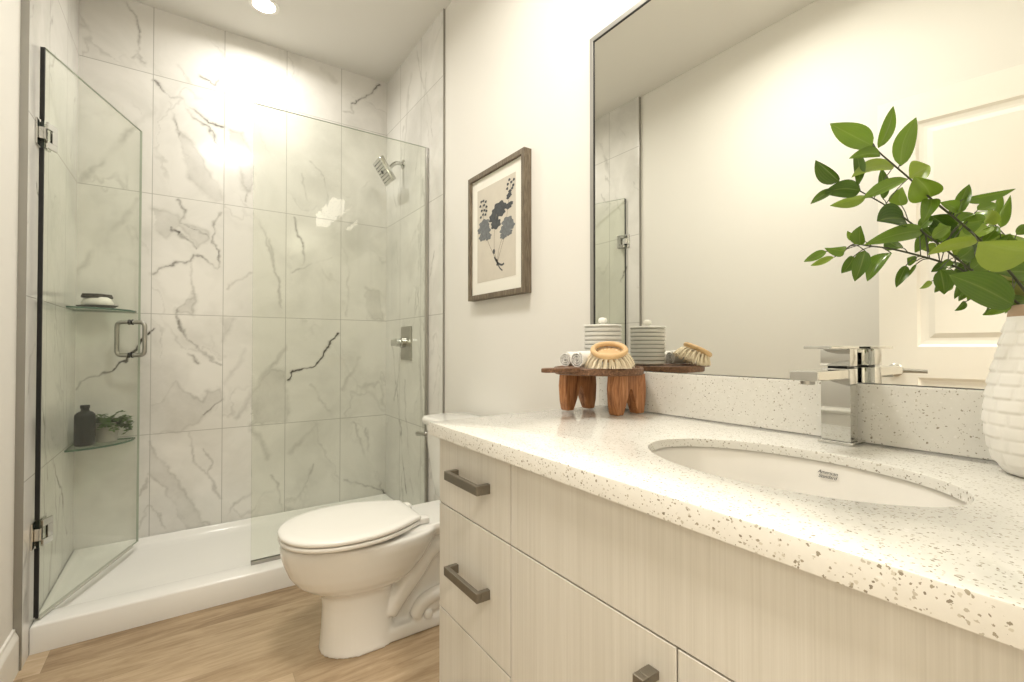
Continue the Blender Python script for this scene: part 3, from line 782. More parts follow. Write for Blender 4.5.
# ------------------------------------------------------------------ shower base
t = thing('shower_tray', 'low white acrylic shower base with a raised front curb', 'shower base', (0.31, 2.63, 0))
X0, X1, Y0, Y1 = XLT + 0.001, XRT - 0.001, 2.258, YB - 0.001
def rrect(x0, x1, y0, y1, r, z, n=6):
    out = []
    for cx, cy, a0 in ((x1 - r, y1 - r, 0), (x0 + r, y1 - r, PI / 2), (x0 + r, y0 + r, PI), (x1 - r, y0 + r, 1.5 * PI)):
        for k in range(n + 1):
            a = a0 + PI / 2 * k / n
            out.append(Vector((cx + r * math.cos(a), cy + r * math.sin(a), z)))
    return out
bm = B()
CT = 0.096
rings = [rrect(X0, X1, Y0, Y1, 0.002, 0.0), rrect(X0, X1, Y0, Y1, 0.002, CT - 0.008), rrect(X0 + 0.003, X1 - 0.003, Y0 + 0.003, Y1 - 0.003, 0.004, CT - 0.002),
         rrect(X0 + 0.008, X1 - 0.008, Y0 + 0.008, Y1 - 0.008, 0.006, CT)]
ins = [(0.020, 0.10, 0.02, CT, 0.02), (0.026, 0.108, 0.024, CT - 0.003, 0.03), (0.038, 0.122, 0.034, CT - 0.022, 0.04), (0.055, 0.140, 0.05, CT - 0.032, 0.05), (0.10, 0.19, 0.10, CT - 0.036, 0.06), (0.4, 0.3, 0.3, CT - 0.042, 0.04)]
for sx, yf, yb, z, r in ins:
    rings.append(rrect(X0 + sx, X1 - sx, Y0 + yf, Y1 - yb, r, z))
loft(bm, rings, True, True)
mk('base_tray', bm, M_ACRYL, t, True, 50)
bm = B(); lathe(bm, [(0.055, 0), (0.055, 0.003), (0.048, 0.0045), (0.0, 0.0045)][:3], (0.88, 2.63, CT - 0.042), 32); mk('drain_cover', bm, M_CHROME, t, True, 40)

# ------------------------------------------------------------------ shower glass
GY = 2.35
GT, GB = 2.128, 0.112
def pane(bm, p0, p1, z0, z1, th, mats=(0, 1, 2)):
    """upright glass sheet from p0 to p1 (x,y): faces, edge at p0, other edges."""
    p0, p1 = Vector(p0), Vector(p1)
    d = (p1 - p0).normalized(); n = Vector((-d.y, d.x)) * th / 2
    q = [p0 - n, p1 - n, p1 + n, p0 + n]
    v = [bm.verts.new((a.x, a.y, z)) for z in (z0, z1) for a in q]
    for idx, mi in (((0, 1, 5, 4), mats[0]), ((2, 3, 7, 6), mats[0]), ((3, 0, 4, 7), mats[1]), ((1, 2, 6, 5), mats[2]), ((4, 5, 6, 7), mats[2]), ((3, 2, 1, 0), mats[2])):
        bm.faces.new([v[k] for k in idx]).material_index = mi
t = thing('glass_screen', 'fixed clear glass shower panel standing on the curb beside the toilet', 'glass panel', (0.65, GY, CT))
bm = B(); pane(bm, (0.2315, GY), (XRT - 0.012, GY), GB, GT, 0.009); mk('glass_sheet', bm, [M_GLASS, M_GLEDGE2, M_GLEDGE2], t)
bm = B(); box(bm, 0.2315, XRT - 0.003, GY - 0.009, GY + 0.009, CT, CT + 0.016, 0.0015); mk('bottom_channel', bm, M_STEEL, t)
bm = B(); box(bm, XRT - 0.017, XRT - 0.0005, GY - 0.009, GY + 0.009, CT + 0.016, GT, 0.0015); mk('wall_channel', bm, M_STEEL, t)

HP, FP = (-0.4275, 2.290), (-0.198, 2.920)
DDIR = (Vector(FP) - Vector(HP)).normalized(); DNRM = Vector((-DDIR.y, DDIR.x))
t = thing('shower_door', 'hinged clear glass shower door swung open into the shower', 'shower door', (HP[0], HP[1], CT))
bm = B(); pane(bm, HP, FP, 0.106, 2.106, 0.010); mk('glass_sheet', bm, [M_GLASS, M_GLEDGE, M_GLEDGE2], t)
def on_door(s_, n_, z):
    p = Vector(HP) + DDIR * s_ + DNRM * n_
    return Vector((p.x, p.y, z))
DM = Matrix(((DDIR.x, DNRM.x, 0, HP[0]), (DDIR.y, DNRM.y, 0, HP[1]), (0, 0, 1, 0), (0, 0, 0, 1)))
for za, zb in ((0.112, 0.350), (0.448, 1.748), (1.848, 2.104)):
    bm = B(); box(bm, -0.0055, -0.0002, -0.0068, 0.0068, za, zb, 0.001, M=DM); mk('edge_seal', bm, M_BLACK, t)
for hz in (1.798, 0.399):
    bm = B()
    for sg in (-1, 1):
        box(bm, 0.004, 0.055, min(sg * 0.006, sg * 0.014), max(sg * 0.006, sg * 0.014), hz - 0.045, hz - 0.022, 0.0015, M=DM)
        box(bm, 0.004, 0.055, min(sg * 0.006, sg * 0.014), max(sg * 0.006, sg * 0.014), hz + 0.022, hz + 0.045, 0.0015, M=DM)
        box(bm, 0.028, 0.055, min(sg * 0.006, sg * 0.014), max(sg * 0.006, sg * 0.014), hz - 0.022, hz + 0.022, 0.001, M=DM)
    h = mk('hinge', bm, M_CHROME, t)
    bm = B()
    box(bm, XLT + 0.0005, XLT + 0.006, HP[1] - 0.035, HP[1] + 0.035, hz - 0.045, hz + 0.045, 0.001)
    box(bm, XLT + 0.006, HP[0] + 0.012, HP[1] - 0.018, HP[1] + 0.012, hz - 0.021, hz + 0.021, 0.002)
    mk('wall_plate', bm, M_CHROME, h)
# D-shaped pull through the glass, one on each side
for sg in (-1, 1):
    bm = B()
    zc_, hh = 1.088, 0.078
    pts = []
    sC = Vector((FP[0] - HP[0], FP[1] - HP[1])).length - 0.075
    for a in [on_door(sC, sg * 0.006, zc_ + hh), on_door(sC, sg * 0.035, zc_ + hh), on_door(sC, sg * 0.050, zc_ + hh * 0.93), on_door(sC, sg * 0.056, zc_ + hh * 0.72),
              on_door(sC, sg * 0.056, zc_), on_door(sC, sg * 0.056, zc_ - hh * 0.72), on_door(sC, sg * 0.050, zc_ - hh * 0.93), on_door(sC, sg * 0.035, zc_ - hh), on_door(sC, sg * 0.006, zc_ - hh)]:
        pts.append(a)
    tube(bm, catmull(pts, 4), 0.0095, 12)
    h = mk('handle', bm, M_STEEL, t, True, 50)
    bm = B()
    for z in (zc_ + hh, zc_ - hh):
        tube(bm, [on_door(sC, sg * 0.005, z), on_door(sC, sg * 0.009, z)], 0.013, 14)
    mk('washer', bm, M_BLACK, h, True, 40)
# clear sweep along the bottom of the door
bm = B(); box(bm, 0.006, 0.62, -0.007, 0.007, 0.0985, 0.107, 0.001, M=DM); mk('bottom_sweep', bm, M_RUB, t)

# ------------------------------------------------------------------ corner shelves and what stands on them
def corner_shelf(z, label):
    R = 0.225
    out = [(XLT + 0.001, YB - 0.001)]
    pts = []
    for k in range(25):
        a = PI / 2 * k / 24
        pts.append((XLT + 0.001 + R * math.sin(a), YB - 0.001 - R * math.cos(a)))
    bm = B()
    o = [(XLT + 0.001, YB - 0.001)] + pts
    v0 = [bm.verts.new((x, y, z - 0.008)) for x, y in o]; v1 = [bm.verts.new((x, y, z)) for x, y in o]
    bm.faces.new(list(reversed(v0))).material_index = 0
    bm.faces.new(v1).material_index = 0
    n = len(o)
    for i in range(n):
        bm.faces.new((v0[i], v0[(i + 1) % n], v1[(i + 1) % n], v1[i])).material_index = 1
    ob = mk('corner_shelf', bm, [M_SHELF, M_SHELFE], origin=(XLT, YB, z - 0.008))
    return tag(ob, label, 'shelf')
ZS1, ZS2 = 1.228, 0.600
corner_shelf(ZS1, 'upper quarter-round glass corner shelf holding the soap dish')
corner_shelf(ZS2, 'lower quarter-round glass corner shelf holding the dark bottle and the fern')

sx, sy = -0.352, 2.905
sd = tag(thing('soap_dish', '', '', (sx, sy, ZS1)), 'dark oval wooden dish under the white soap on the upper glass shelf', 'dish')
def oval(a, b, z, n=32, cx=0, cy=0, rot=0.0):
    c, s = math.cos(rot), math.sin(rot)
    return [Vector((cx + a * math.cos(2 * PI * i / n) * c - b * math.sin(2 * PI * i / n) * s, cy + a * math.cos(2 * PI * i / n) * s + b * math.sin(2 * PI * i / n) * c, z)) for i in range(n)]
bm = B()
loft(bm, [oval(a, b, ZS1 + z, 32, sx, sy, -0.55) for a, b, z in ((0.055, 0.030, 0.0), (0.075, 0.042, 0.005), (0.090, 0.052, 0.014), (0.087, 0.049, 0.014), (0.07, 0.036, 0.008))])
mk('dish_body', bm, M_DARKW, sd, True, 50)
sb = tag(thing('soap_bar', '', '', (sx, sy, ZS1 + 0.008)), 'wrapped white soap with a dark top lying in the oval dish', 'soap')
bm = B()
loft(bm, [oval(a, b, ZS1 + z, 32, sx, sy, -0.55) for a, b, z in ((0.045, 0.024, 0.0082), (0.066, 0.038, 0.016), (0.068, 0.040, 0.026), (0.058, 0.032, 0.044), (0.046, 0.026, 0.052), (0.040, 0.022, 0.053))])
mk('soap_body', bm, M_SOAP, sb, True, 50)
bm = B()
loft(bm, [oval(a, b, ZS1 + z, 4, sx, sy, -0.55 + PI / 4) for a, b, z in ((0.056, 0.036, 0.048), (0.058, 0.038, 0.054), (0.052, 0.034, 0.068))])
lab = mk('wrapper_band', bm, M_DARKW, sb); lab['label'] = 'dark band on the soap'

bx, by = -0.385, 2.865
bo = tag(thing('bottle', '', '', (bx, by, ZS2)), 'dark smoky glass bottle on the lower corner shelf', 'bottle')
bm = B(); lathe(bm, [(0.030, 0.0), (0.036, 0.004), (0.0375, 0.012), (0.0375, 0.130), (0.036, 0.142), (0.028, 0.152), (0.016, 0.158), (0.0145, 0.163), (0.0145, 0.170)], (bx, by, ZS2), 32); mk('bottle_body', bm, M_BOTTLE, bo, True, 40)
bm = B(); lathe(bm, [(0.0165, 0.170), (0.0175, 0.172), (0.0175, 0.183), (0.016, 0.185)], (bx, by, ZS2), 24); mk('bottle_lip', bm, M_BOTTLE, bo, True, 40)
fx, fy = -0.316, 2.940
fe = tag(thing('potted_fern', '', '', (fx, fy, ZS2)), 'small green fern in a grey pot beside the dark bottle', 'plant')
bm = B(); lathe(bm, [(0.034, 0.0), (0.038, 0.003), (0.046, 0.086), (0.047, 0.092), (0.043, 0.092), (0.040, 0.080)], (fx, fy, ZS2), 28); mk('pot', bm, M_POT, fe, True, 40)
bm = B()
r_ = random.Random(5)
def leaflet(bm, p, d, ln, wd, up):
    d = d.normalized(); s_ = d.cross(up)
    if s_.length < 1e-4: s_ = Vector((1, 0, 0))
    s_.normalize(); n_ = s_.cross(d)
    v = [bm.verts.new(q) for q in (p, p + d * ln * 0.35 + s_ * wd - n_ * wd * 0.2, p + d * ln * 0.8 + s_ * wd * 0.6 - n_ * wd * 0.3, p + d * ln - n_ * wd * 0.4, p + d * ln * 0.8 - s_ * wd * 0.6 - n_ * wd * 0.3, p + d * ln * 0.35 - s_ * wd - n_ * wd * 0.2)]
    bm.faces.new((v[0], v[1], v[2], v[3])); bm.faces.new((v[0], v[3], v[4], v[5]))
stb = B()
for i in range(38):
    a = r_.uniform(0, 2 * PI); el = r_.uniform(0.15, 1.1)
    ln = r_.uniform(0.07, 0.125)
    dx = math.cos(a) * math.cos(el); dy = math.sin(a) * math.cos(el)
    if i < 12: dx, dy, el, ln = r_.uniform(0.6, 1.0), r_.uniform(-0.6, -0.1), r_.uniform(0.1, 0.9), r_.uniform(0.10, 0.14)
    pts = []
    for k in range(8):
        t_ = k / 7
        p = Vector((fx + dx * ln * t_, fy + dy * ln * t_, ZS2 + 0.085 + math.sin(el) * ln * t_ - 0.045 * t_ * t_ * (ln / 0.1)))
        p.x = max(p.x, XLT + 0.012); p.y = min(p.y, YB - 0.012)
        sd2 = (Vector((p.x, p.y)) - Vector(HP)).dot(DNRM)
        if sd2 < 0.03: p.x += DNRM.x * (0.03 - sd2); p.y += DNRM.y * (0.03 - sd2)
        pts.append(p)
    tube(stb, pts, 0.0009, 4)
    for k in range(1, 8):
        d = (pts[k] - pts[k - 1]).normalized()
        sd_ = d.cross(Vector((0, 0, 1))).normalized()
        for sg in (-1, 1):
            dd = (d * 0.5 + sd_ * sg + Vector((0, 0, r_.uniform(-0.2, 0.4))))
            q = pts[k] + dd.normalized() * 0.02
            if q.x < XLT + 0.004 or q.y > YB - 0.004 or (Vector((q.x, q.y)) - Vector(HP)).dot(DNRM) < 0.018 or (q - Vector((bx, by, q.z))).length < 0.046: continue
            leaflet(bm, pts[k], dd, r_.uniform(0.018, 0.028), r_.uniform(0.0055, 0.0085), Vector((r_.uniform(-.4, .4), r_.uniform(-.6, 0), 1)))
    leaflet(bm, pts[-1], pts[-1] - pts[-2], 0.02, 0.005, Vector((0, 0, 1))) if pts[-1].x > XLT + 0.03 and pts[-1].y < YB - 0.03 and (Vector((pts[-1].x, pts[-1].y)) - Vector(HP)).dot(DNRM) > 0.05 and (pts[-1] - Vector((bx, by, pts[-1].z))).length > 0.06 else None
mk('stem', stb, M_STEM, fe)
mk('foliage', bm, M_FERN, fe)

# ------------------------------------------------------------------ shower head and valve
t = thing('rain_shower', 'square chrome rain shower head on a short wall arm', 'shower head', (XRT, 2.71, 2.155))
bm = B(); lathe(bm, [(0.028, 0.0), (0.028, 0.004), (0.020, 0.010), (0.013, 0.012)], (XRT - 0.0005, 2.71, 2.155), 24, M=Matrix.Rotation(-PI / 2, 4, 'Y')); mk('flange', bm, M_CHROME, t, True, 40)
bm = B(); tube(bm, catmull([(XRT - 0.002, 2.71, 2.155), (XRT - 0.035, 2.71, 2.156), (XRT - 0.065, 2.708, 2.140), (XRT - 0.092, 2.702, 2.106)], 5), 0.0115, 12); mk('arm', bm, M_CHROME, t, True)
HM = Matrix.Translation((XRT - 0.122, 2.70, 2.085)) @ Matrix.Rotation(math.radians(56), 4, 'Y') @ Matrix.Rotation(math.radians(4), 4, 'X')
bm = B(); box(bm, -0.072, 0.072, -0.072, 0.072, -0.014, 0.014, 0.003, M=HM); bm.verts.index_update()
n0 = len(bm.verts)
vv = lathe(bm, [(0.024, 0.013), (0.021, 0.024), (0.013, 0.036)], (0, 0, 0), 20)
for row in vv:
    for v in row: v.co = HM @ v.co
hd = mk('head_plate', bm, M_CHROME, t, True, 40)
bm = B()
for i in range(7):
    for j in range(7):
        if i == 3 and j == 3: continue
        p = HM @ Vector((-0.054 + 0.018 * i, -0.054 + 0.018 * j, -0.0138))
        q = HM @ Vector((-0.054 + 0.018 * i, -0.054 + 0.018 * j, -0.0158))
        tube(bm, [p, q], 0.0026, 6)
box(bm, -0.010, 0.010, -0.010, 0.010, -0.0158, -0.0138, 0.001, M=HM)
mk('nozzles', bm, M_BLACK, hd)

t = thing('shower_valve', 'rectangular chrome shower valve plate with a lever', 'shower valve', (XRT, 2.665, 1.075))
bm = B(); box(bm, XRT - 0.007, XRT - 0.0003, 2.572, 2.730, 0.972, 1.170, 0.002); mk('valve_plate', bm, M_STEEL, t)
bm = B(); lathe(bm, [(0.030, 0.0), (0.030, 0.025), (0.024, 0.030), (0.024, 0.055), (0.022, 0.057)], (XRT - 0.007, 2.665, 1.075), 28, M=Matrix.Rotation(-PI / 2, 4, 'Y')); k_ = mk('knob', bm, M_CHROME, t, True, 40)
bm = B(); box(bm, XRT - 0.062, XRT - 0.048, 2.655, 2.750, 1.054, 1.092, 0.002); mk('lever', bm, M_CHROME, k_)

# ------------------------------------------------------------------ toilet
YC = 1.72
t = thing('toilet', 'white two-piece elongated toilet beside the vanity with its lid closed', 'toilet', (0.65, YC, 0))
def egg(xf, xb, wd, z, n=40, back=2.6):
    xm = xf + (xb - xf) * 0.56
    out = []
    for i in range(n):
        a = 2 * PI * i / n
        ca, sa = math.cos(a), math.sin(a)
        if ca < 0:
            x = xm + ca * (xm - xf); y = wd * (abs(sa) ** 0.96) * (1 if sa > 0 else -1)
        else:
            x = xm + (abs(ca) ** (2 / back)) * (xb - xm); y = wd * (abs(sa) ** (2 / back)) * (1 if sa > 0 else -1)
        out.append(Vector((x, YC + y, z)))
    return out
bm = B()
loft(bm, [egg(*r) for r in ((0.377, 0.640, 0.110, 0.0), (0.380, 0.637, 0.106, 0.02), (0.385, 0.625, 0.099, 0.08), (0.388, 0.62, 0.097, 0.15), (0.384, 0.63, 0.099, 0.192), (0.368, 0.655, 0.108, 0.208), (0.336, 0.69, 0.126, 0.224), (0.306, 0.715, 0.143, 0.246),
                            (0.281, 0.745, 0.158, 0.280), (0.265, 0.77, 0.170, 0.320), (0.255, 0.79, 0.177, 0.355), (0.253, 0.80, 0.178, 0.378), (0.258, 0.80, 0.174, 0.388))])
def slabring(x0, x1, wd, z):
    return rrect(x0, x1, YC - wd, YC + wd, 0.03, z)
loft(bm, [slabring(0.52, 0.955, 0.098, 0.0), slabring(0.52, 0.95, 0.094, 0.035), slabring(0.53, 0.94, 0.088, 0.045)])
loft(bm, [slabring(0.58, 0.94, 0.050, 0.03), slabring(0.58, 0.95, 0.050, 0.34), slabring(0.60, 0.99, 0.07, 0.37)])
loft(bm, [slabring(0.60, 0.99, 0.085, 0.335), slabring(0.60, 1.03, 0.115, 0.365), slabring(0.62, 1.035, 0.125, 0.380), slabring(0.62, 1.035, 0.122, 0.396)])
for sg in (-1, 1):
    y = YC + sg * 0.052
    tube(bm, catmull([(0.60, y, 0.09), (0.635, y, 0.135), (0.70, y, 0.205), (0.77, y, 0.285), (0.85, y, 0.30), (0.885, y, 0.22), (0.865, y, 0.13), (0.80, y, 0.085), (0.74, y, 0.055)], 5), 0.038, 14)
    tube(bm, catmull([(0.70, YC + sg * 0.070, 0.05), (0.73, YC + sg * 0.072, 0.095), (0.80, YC + sg * 0.072, 0.115), (0.87, YC + sg * 0.070, 0.10), (0.90, YC + sg * 0.068, 0.05)], 5), 0.026, 12)
bowl = mk('bowl', bm, M_PORC, t)
rm = bowl.modifiers.new('merge', 'REMESH'); rm.mode = 'VOXEL'; rm.voxel_size = 0.0055; rm.use_smooth_shade = True
sm = bowl.modifiers.new('soften', 'SMOOTH'); sm.iterations = 5; sm.factor = 0.5
bm = B()
for sg in (-1,):
    lathe(bm, [(0.017, 0.0), (0.017, 0.018), (0.013, 0.026), (0.004, 0.029)], (0.745, YC + sg * 0.083, 0.043), 20)
mk('bolt_cap', bm, M_PORC, t, True, 60)

half = [(0.249, 0.0), (0.253, 0.045), (0.273, 0.095), (0.315, 0.142), (0.38, 0.176), (0.46, 0.190), (0.54, 0.184), (0.61, 0.160), (0.67, 0.128), (0.700, 0.112)]
hp = catmull([(x, y, 0) for x, y in [(0.253, -0.045)] + half], 5)[5:]
def lid_outline(sc, z, dx=0.0):
    pts = [(p.x, p.y) for p in hp] + [(0.708, 0.103), (0.710, 0.05)]
    full = pts + [(x, -y) for x, y in reversed(pts) if y > 1e-6]
    cx = 0.49
    return [Vector((cx + (x - cx) * sc + dx, YC + y * sc, z)) for x, y in full]
bm = B(); loft(bm, [lid_outline(s_, z) for s_, z in ((0.965, 0.4005), (0.990, 0.4015), (0.999, 0.405), (0.999, 0.412), (0.990, 0.4145), (0.97, 0.4150))]); mk('seat', bm, M_SEAT, t, True, 45)
bm = B(); loft(bm, [lid_outline(s_, z) for s_, z in ((0.965, 0.4185), (0.992, 0.4190), (1.0, 0.4215), (0.999, 0.4275), (0.988, 0.4315), (0.95, 0.4345), (0.85, 0.4365), (0.5, 0.438))]); mk('lid', bm, M_SEAT, t, True, 60)
for sg in (-1, 1):
    bm = B(); box(bm, 0.690, 0.742, YC + sg * 0.085 - 0.022, YC + sg * 0.085 + 0.022, 0.397, 0.420, 0.006, 3)
    mk('seat_hinge', bm, M_SEAT, t, True, 45)

def tank_ring(x0, x1, wd, z, r=0.045, bow=0.012):
    o = rrect(x0, x1, YC - wd, YC + wd, r, z, 8)
    for p in o:
        f = max(0.0, (x1 - p.x) / (x1 - x0))
        p.x -= bow * f * (1 - ((p.y - YC) / wd) ** 2)
    return o
bm = B(); loft(bm, [tank_ring(*r) for r in ((0.905, 1.030, 0.165, 0.396, 0.03), (0.890, 1.050, 0.180, 0.41, 0.04), (0.875, 1.055, 0.198, 0.50), (0.862, 1.055, 0.207, 0.62), (0.856, 1.056, 0.212, 0.718))]); mk('tank', bm, M_PORC, t, True, 60)
bm = B(); loft(bm, [tank_ring(*r) for r in ((0.850, 1.056, 0.216, 0.716), (0.843, 1.058, 0.224, 0.720), (0.842, 1.058, 0.225, 0.738), (0.848, 1.056, 0.219, 0.748), (0.862, 1.050, 0.205, 0.7505))]); mk('tank_lid', bm, M_PORC, t, True, 60)
bm = B()
lathe(bm, [(0.013, 0.0), (0.013, 0.012), (0.009, 0.016), (0.009, 0.026)], (0.866, YC + 0.178, 0.672), 18, M=Matrix.Rotation(-PI / 2, 4, 'Y'))
tube(bm, [(0.842, YC + 0.165, 0.672), (0.836, YC + 0.19, 0.672), (0.834, YC + 0.226, 0.668)], [0.007, 0.009, 0.011], 10)
mk('flush_lever', bm, M_STEEL, t, True, 50)
# ------------------------------------------------------------------ vanity cabinet
FX = 0.492                     # face of the fronts
t = thing('vanity_cabinet', 'pale wood-grain vanity cabinet under the speckled counter', 'cabinet', (0.77, 0.5, 0))
bm = B()
for ya, yb in ((YF + 0.002, YF + 0.020), (0.700, 0.716), (1.000, 1.018)):
    box(bm, FX + 0.019, XR - 0.002, ya, yb, 0.10, 0.838)
box(bm, FX + 0.019, XR - 0.002, YF + 0.020, 1.000, 0.10, 0.118)
box(bm, XR - 0.012, XR - 0.002, YF + 0.020, 1.000, 0.118, 0.838)
box(bm, FX + 0.019, FX + 0.035, YF + 0.020, 1.000, 0.760, 0.838)
box(bm, FX + 0.080, XR - 0.002, YF + 0.002, 1.000, 0.0, 0.10)
mk('carcass', bm, M_LAM, t)
bm = B(); box(bm, FX + 0.0165, FX + 0.019, YF + 0.004, 1.014, 0.102, 0.836); mk('shadow_gap', bm, M_BLACK, t)
def pull(parent, ya, yb, za, zb, vertical=False):
    bm = B()
    x0 = 0.461
    if not vertical:
        box(bm, x0, x0 + 0.010, ya, yb, za, zb, 0.0012)
        for y in (ya, yb - 0.011):
            box(bm, x0 + 0.010, FX, y, y + 0.011, za, zb, 0.0006)
    else:
        box(bm, x0, x0 + 0.010, ya, yb, za, zb, 0.0012)
        for z in (za, zb - 0.011):
            box(bm, x0 + 0.010, FX, ya, yb, z, z + 0.011, 0.0006)
    h = mk('handle', bm, M_PEWTER, parent)
    return h
G = 0.0013
def front(name, y0, y1, z0, z1):
    bm = B(); box(bm, FX, FX + 0.018, y0 + G, y1 - G, z0 + G, z1 - G, 0.0008, 1)
    return mk(name, bm, M_LAM, t)
d = front('drawer', 0.719, 1.018, 0.684, 0.8405); pull(d, 0.790, 0.932, 0.760, 0.779)
d = front('drawer', 0.719, 1.018, 0.441, 0.684); pull(d, 0.790, 0.932, 0.553, 0.572)
d = front('drawer', 0.719, 1.018, 0.102, 0.441); pull(d, 0.790, 0.932, 0.280, 0.299)
front('false_front', 0.003, 0.719, 0.684, 0.8405)
d = front('door', 0.361, 0.719, 0.102, 0.684); pull(d, 0.387, 0.404, 0.500, 0.641, True)
d = front('door', 0.003, 0.361, 0.102, 0.684); pull(d, 0.318, 0.335, 0.500, 0.641, True)
front('filler_panel', YF + 0.002, 0.003, 0.102, 0.8405)

# ------------------------------------------------------------------ countertop with an oval cut-out, splash
ZC = 0.870
CX0, CX1, CY0, CY1 = 0.477, XR - 0.001, YF + 0.001, 1.047
SCX, SCY, SA, SB = 0.752, 0.368, 0.141, 0.219
def ring_hole(z, a, b, n=96):
    return [Vector((SCX + a * math.cos(2 * PI * i / n), SCY + b * math.sin(2 * PI * i / n), z)) for i in range(n)]
def ring_rect(z, ins, n=96):
    x0, x1, y0, y1 = CX0 + ins, CX1 - ins, CY0 + ins, CY1 - ins
    out = []
    for i in range(n):
        a = 2 * PI * i / n
        dx, dy = SA * math.cos(a), SB * math.sin(a)
        ts = []
        if dx > 1e-9: ts.append((x1 - SCX) / dx)
        if dx < -1e-9: ts.append((x0 - SCX) / dx)
        if dy > 1e-9: ts.append((y1 - SCY) / dy)
        if dy < -1e-9: ts.append((y0 - SCY) / dy)
        tt = min(ts)
        out.append(Vector((SCX + dx * tt, SCY + dy * tt, z)))
    for cx, cy in ((x0, y0), (x1, y0), (x1, y1), (x0, y1)):      # snap the nearest sample to each corner
        k = min(range(n), key=lambda i: (out[i].x - cx) ** 2 + (out[i].y - cy) ** 2)
        out[k] = Vector((cx, cy, z))
    return out
bm = B()
rings = [ring_hole(ZC - 0.016, SA, SB), ring_hole(ZC - 0.0025, SA, SB), ring_hole(ZC - 0.0007, SA + 0.0007, SB + 0.0007), ring_hole(ZC, SA + 0.0025, SB + 0.0025),
         ring_rect(ZC, 0.0025), ring_rect(ZC - 0.0007, 0.0007), ring_rect(ZC - 0.0025, 0.0), ring_rect(ZC - 0.03, 0.0), ring_rect(ZC - 0.03, 0.014), ring_rect(ZC - 0.016, 0.015), ring_hole(ZC - 0.016, SA, SB)]
loft(bm, rings, False, False)
bmesh.ops.remove_doubles(bm, verts=bm.verts, dist=1e-6)
counter = tag(mk('countertop', bm, M_QUARTZ, origin=(0.77, 0.47, ZC - 0.03), smooth=True, angle=30), 'speckled off-white quartz countertop with an oval sink cut-out', 'countertop')
bm = B(); box(bm, 1.046, XR - 0.001, YF + 0.002, 1.046, ZC + 0.0003, 0.980, 0.0015)
tag(mk('backsplash', bm, M_QUARTZ, origin=(1.06, 0.47, ZC)), 'low speckled quartz backsplash strip under the mirror', 'backsplash')

# ------------------------------------------------------------------ undermount sink
t = thing('sink', 'oval white undermount sink set into the countertop', 'sink', (SCX, SCY, 0.70))
bm = B()
prof = [(1.10, -0.0165), (1.06, -0.0165), (1.035, -0.019), (1.02, -0.026), (0.985, -0.060), (0.92, -0.102), (0.81, -0.136), (0.62, -0.157), (0.36, -0.167), (0.12, -0.171)]
rings = [ring_hole(ZC + z, SA * f, SB * f, 96) for f, z in prof]
loft(bm, rings, False, True)
b_ = mk('basin', bm, M_BASIN, t, True, 70)
so = b_.modifiers.new('wall', 'SOLIDIFY'); so.thickness = 0.006; so.offset = -1
bm = B(); lathe(bm, [(0.024, 0.0), (0.024, 0.003), (0.018, 0.005), (0.014, 0.003)], (SCX, SCY, ZC - 0.1712), 24, True, True); mk('drain', bm, M_CHROME, t, True, 40)
# maker's script printed on the basin wall
def text_mesh(body, size, M, mat, name, parent, shear=0.0, align='CENTER'):
    cu = bpy.data.curves.new(name, 'FONT')
    cu.body = body; cu.size = size; cu.shear = shear; cu.align_x = align; cu.extrude = 0.0002
    cu.space_line = 0.9
    tmp = bpy.data.objects.new('tmp_text', cu); COL.objects.link(tmp)
    bpy.context.view_layer.update()
    me = bpy.data.meshes.new_from_object(tmp.evaluated_get(bpy.context.evaluated_depsgraph_get()))
    bpy.data.objects.remove(tmp, do_unlink=True)
    me.name = name
    me.transform(Matrix.Translation(-wloc(parent)) @ M)
    return link_mesh(name, me, mat, parent)
LP, LN = LOGO_P, Vector(LOGO_N).normalized()
ax = Vector((-LN.y, LN.x, 0)).normalized()
ax = ax if ax.y < 0 else -ax
az = LN.cross(ax).normalized()
LMx = Matrix(((ax.x, az.x, LN.x, LP[0]), (ax.y, az.y, LN.y, LP[1]), (ax.z, az.z, LN.z, LP[2]), (0, 0, 0, 1)))
lt = text_mesh('American\nStandard', 0.0078, LMx, M_SINKTXT, 'printed_script', b_, 0.35)
lt['label'] = 'small dark script printed on the basin wall'

# ------------------------------------------------------------------ faucet
FXc, FYc = 1.012, 0.378
t = thing('faucet', 'square chrome single-lever faucet behind the sink', 'faucet', (FXc, FYc, ZC))
bm = B(); box(bm, FXc - 0.030, FXc + 0.028, FYc - 0.029, FYc + 0.029, ZC + 0.0004, ZC + 0.006, 0.001); mk('base_plate', bm, M_CHROME, t)
def dblock(x0, x1, hw, z0, z1, r=0.022):
    o = [(x0, FYc - hw), (x0, FYc + hw)]
    for cy, a0 in ((FYc + hw - r, PI / 2), (FYc - hw + r, 0.0)):
        for k in range(13):
            a = a0 - PI / 2 * k / 12
            o.append((x1 - r + r * math.cos(a), cy + r * math.sin(a)))
    bm = B(); prism(bm, o, 2, z0, z1, 0, 0.0012, 2)
    return bm
mk('body', dblock(FXc - 0.025, FXc + 0.026, 0.024, ZC + 0.006, ZC + 0.140), M_CHROME, t, True, 30)
bm = B(); box(bm, 0.862, FXc - 0.020, FYc - 0.0225, FYc + 0.0225, ZC + 0.122, ZC + 0.1385, 0.0012)
sp_ = mk('spout', bm, M_CHROME, t)
bm = B(); lathe(bm, [(0.011, 0.0), (0.011, -0.006), (0.009, -0.007)], (0.878, FYc, ZC + 0.122), 18); mk('aerator', bm, M_STEEL, sp_, True, 40)
bm = B(); box(bm, FXc - 0.016, FXc + 0.016, FYc - 0.016, FYc + 0.016, ZC + 0.140, ZC + 0.145); mk('neck', bm, M_BLACK, t)
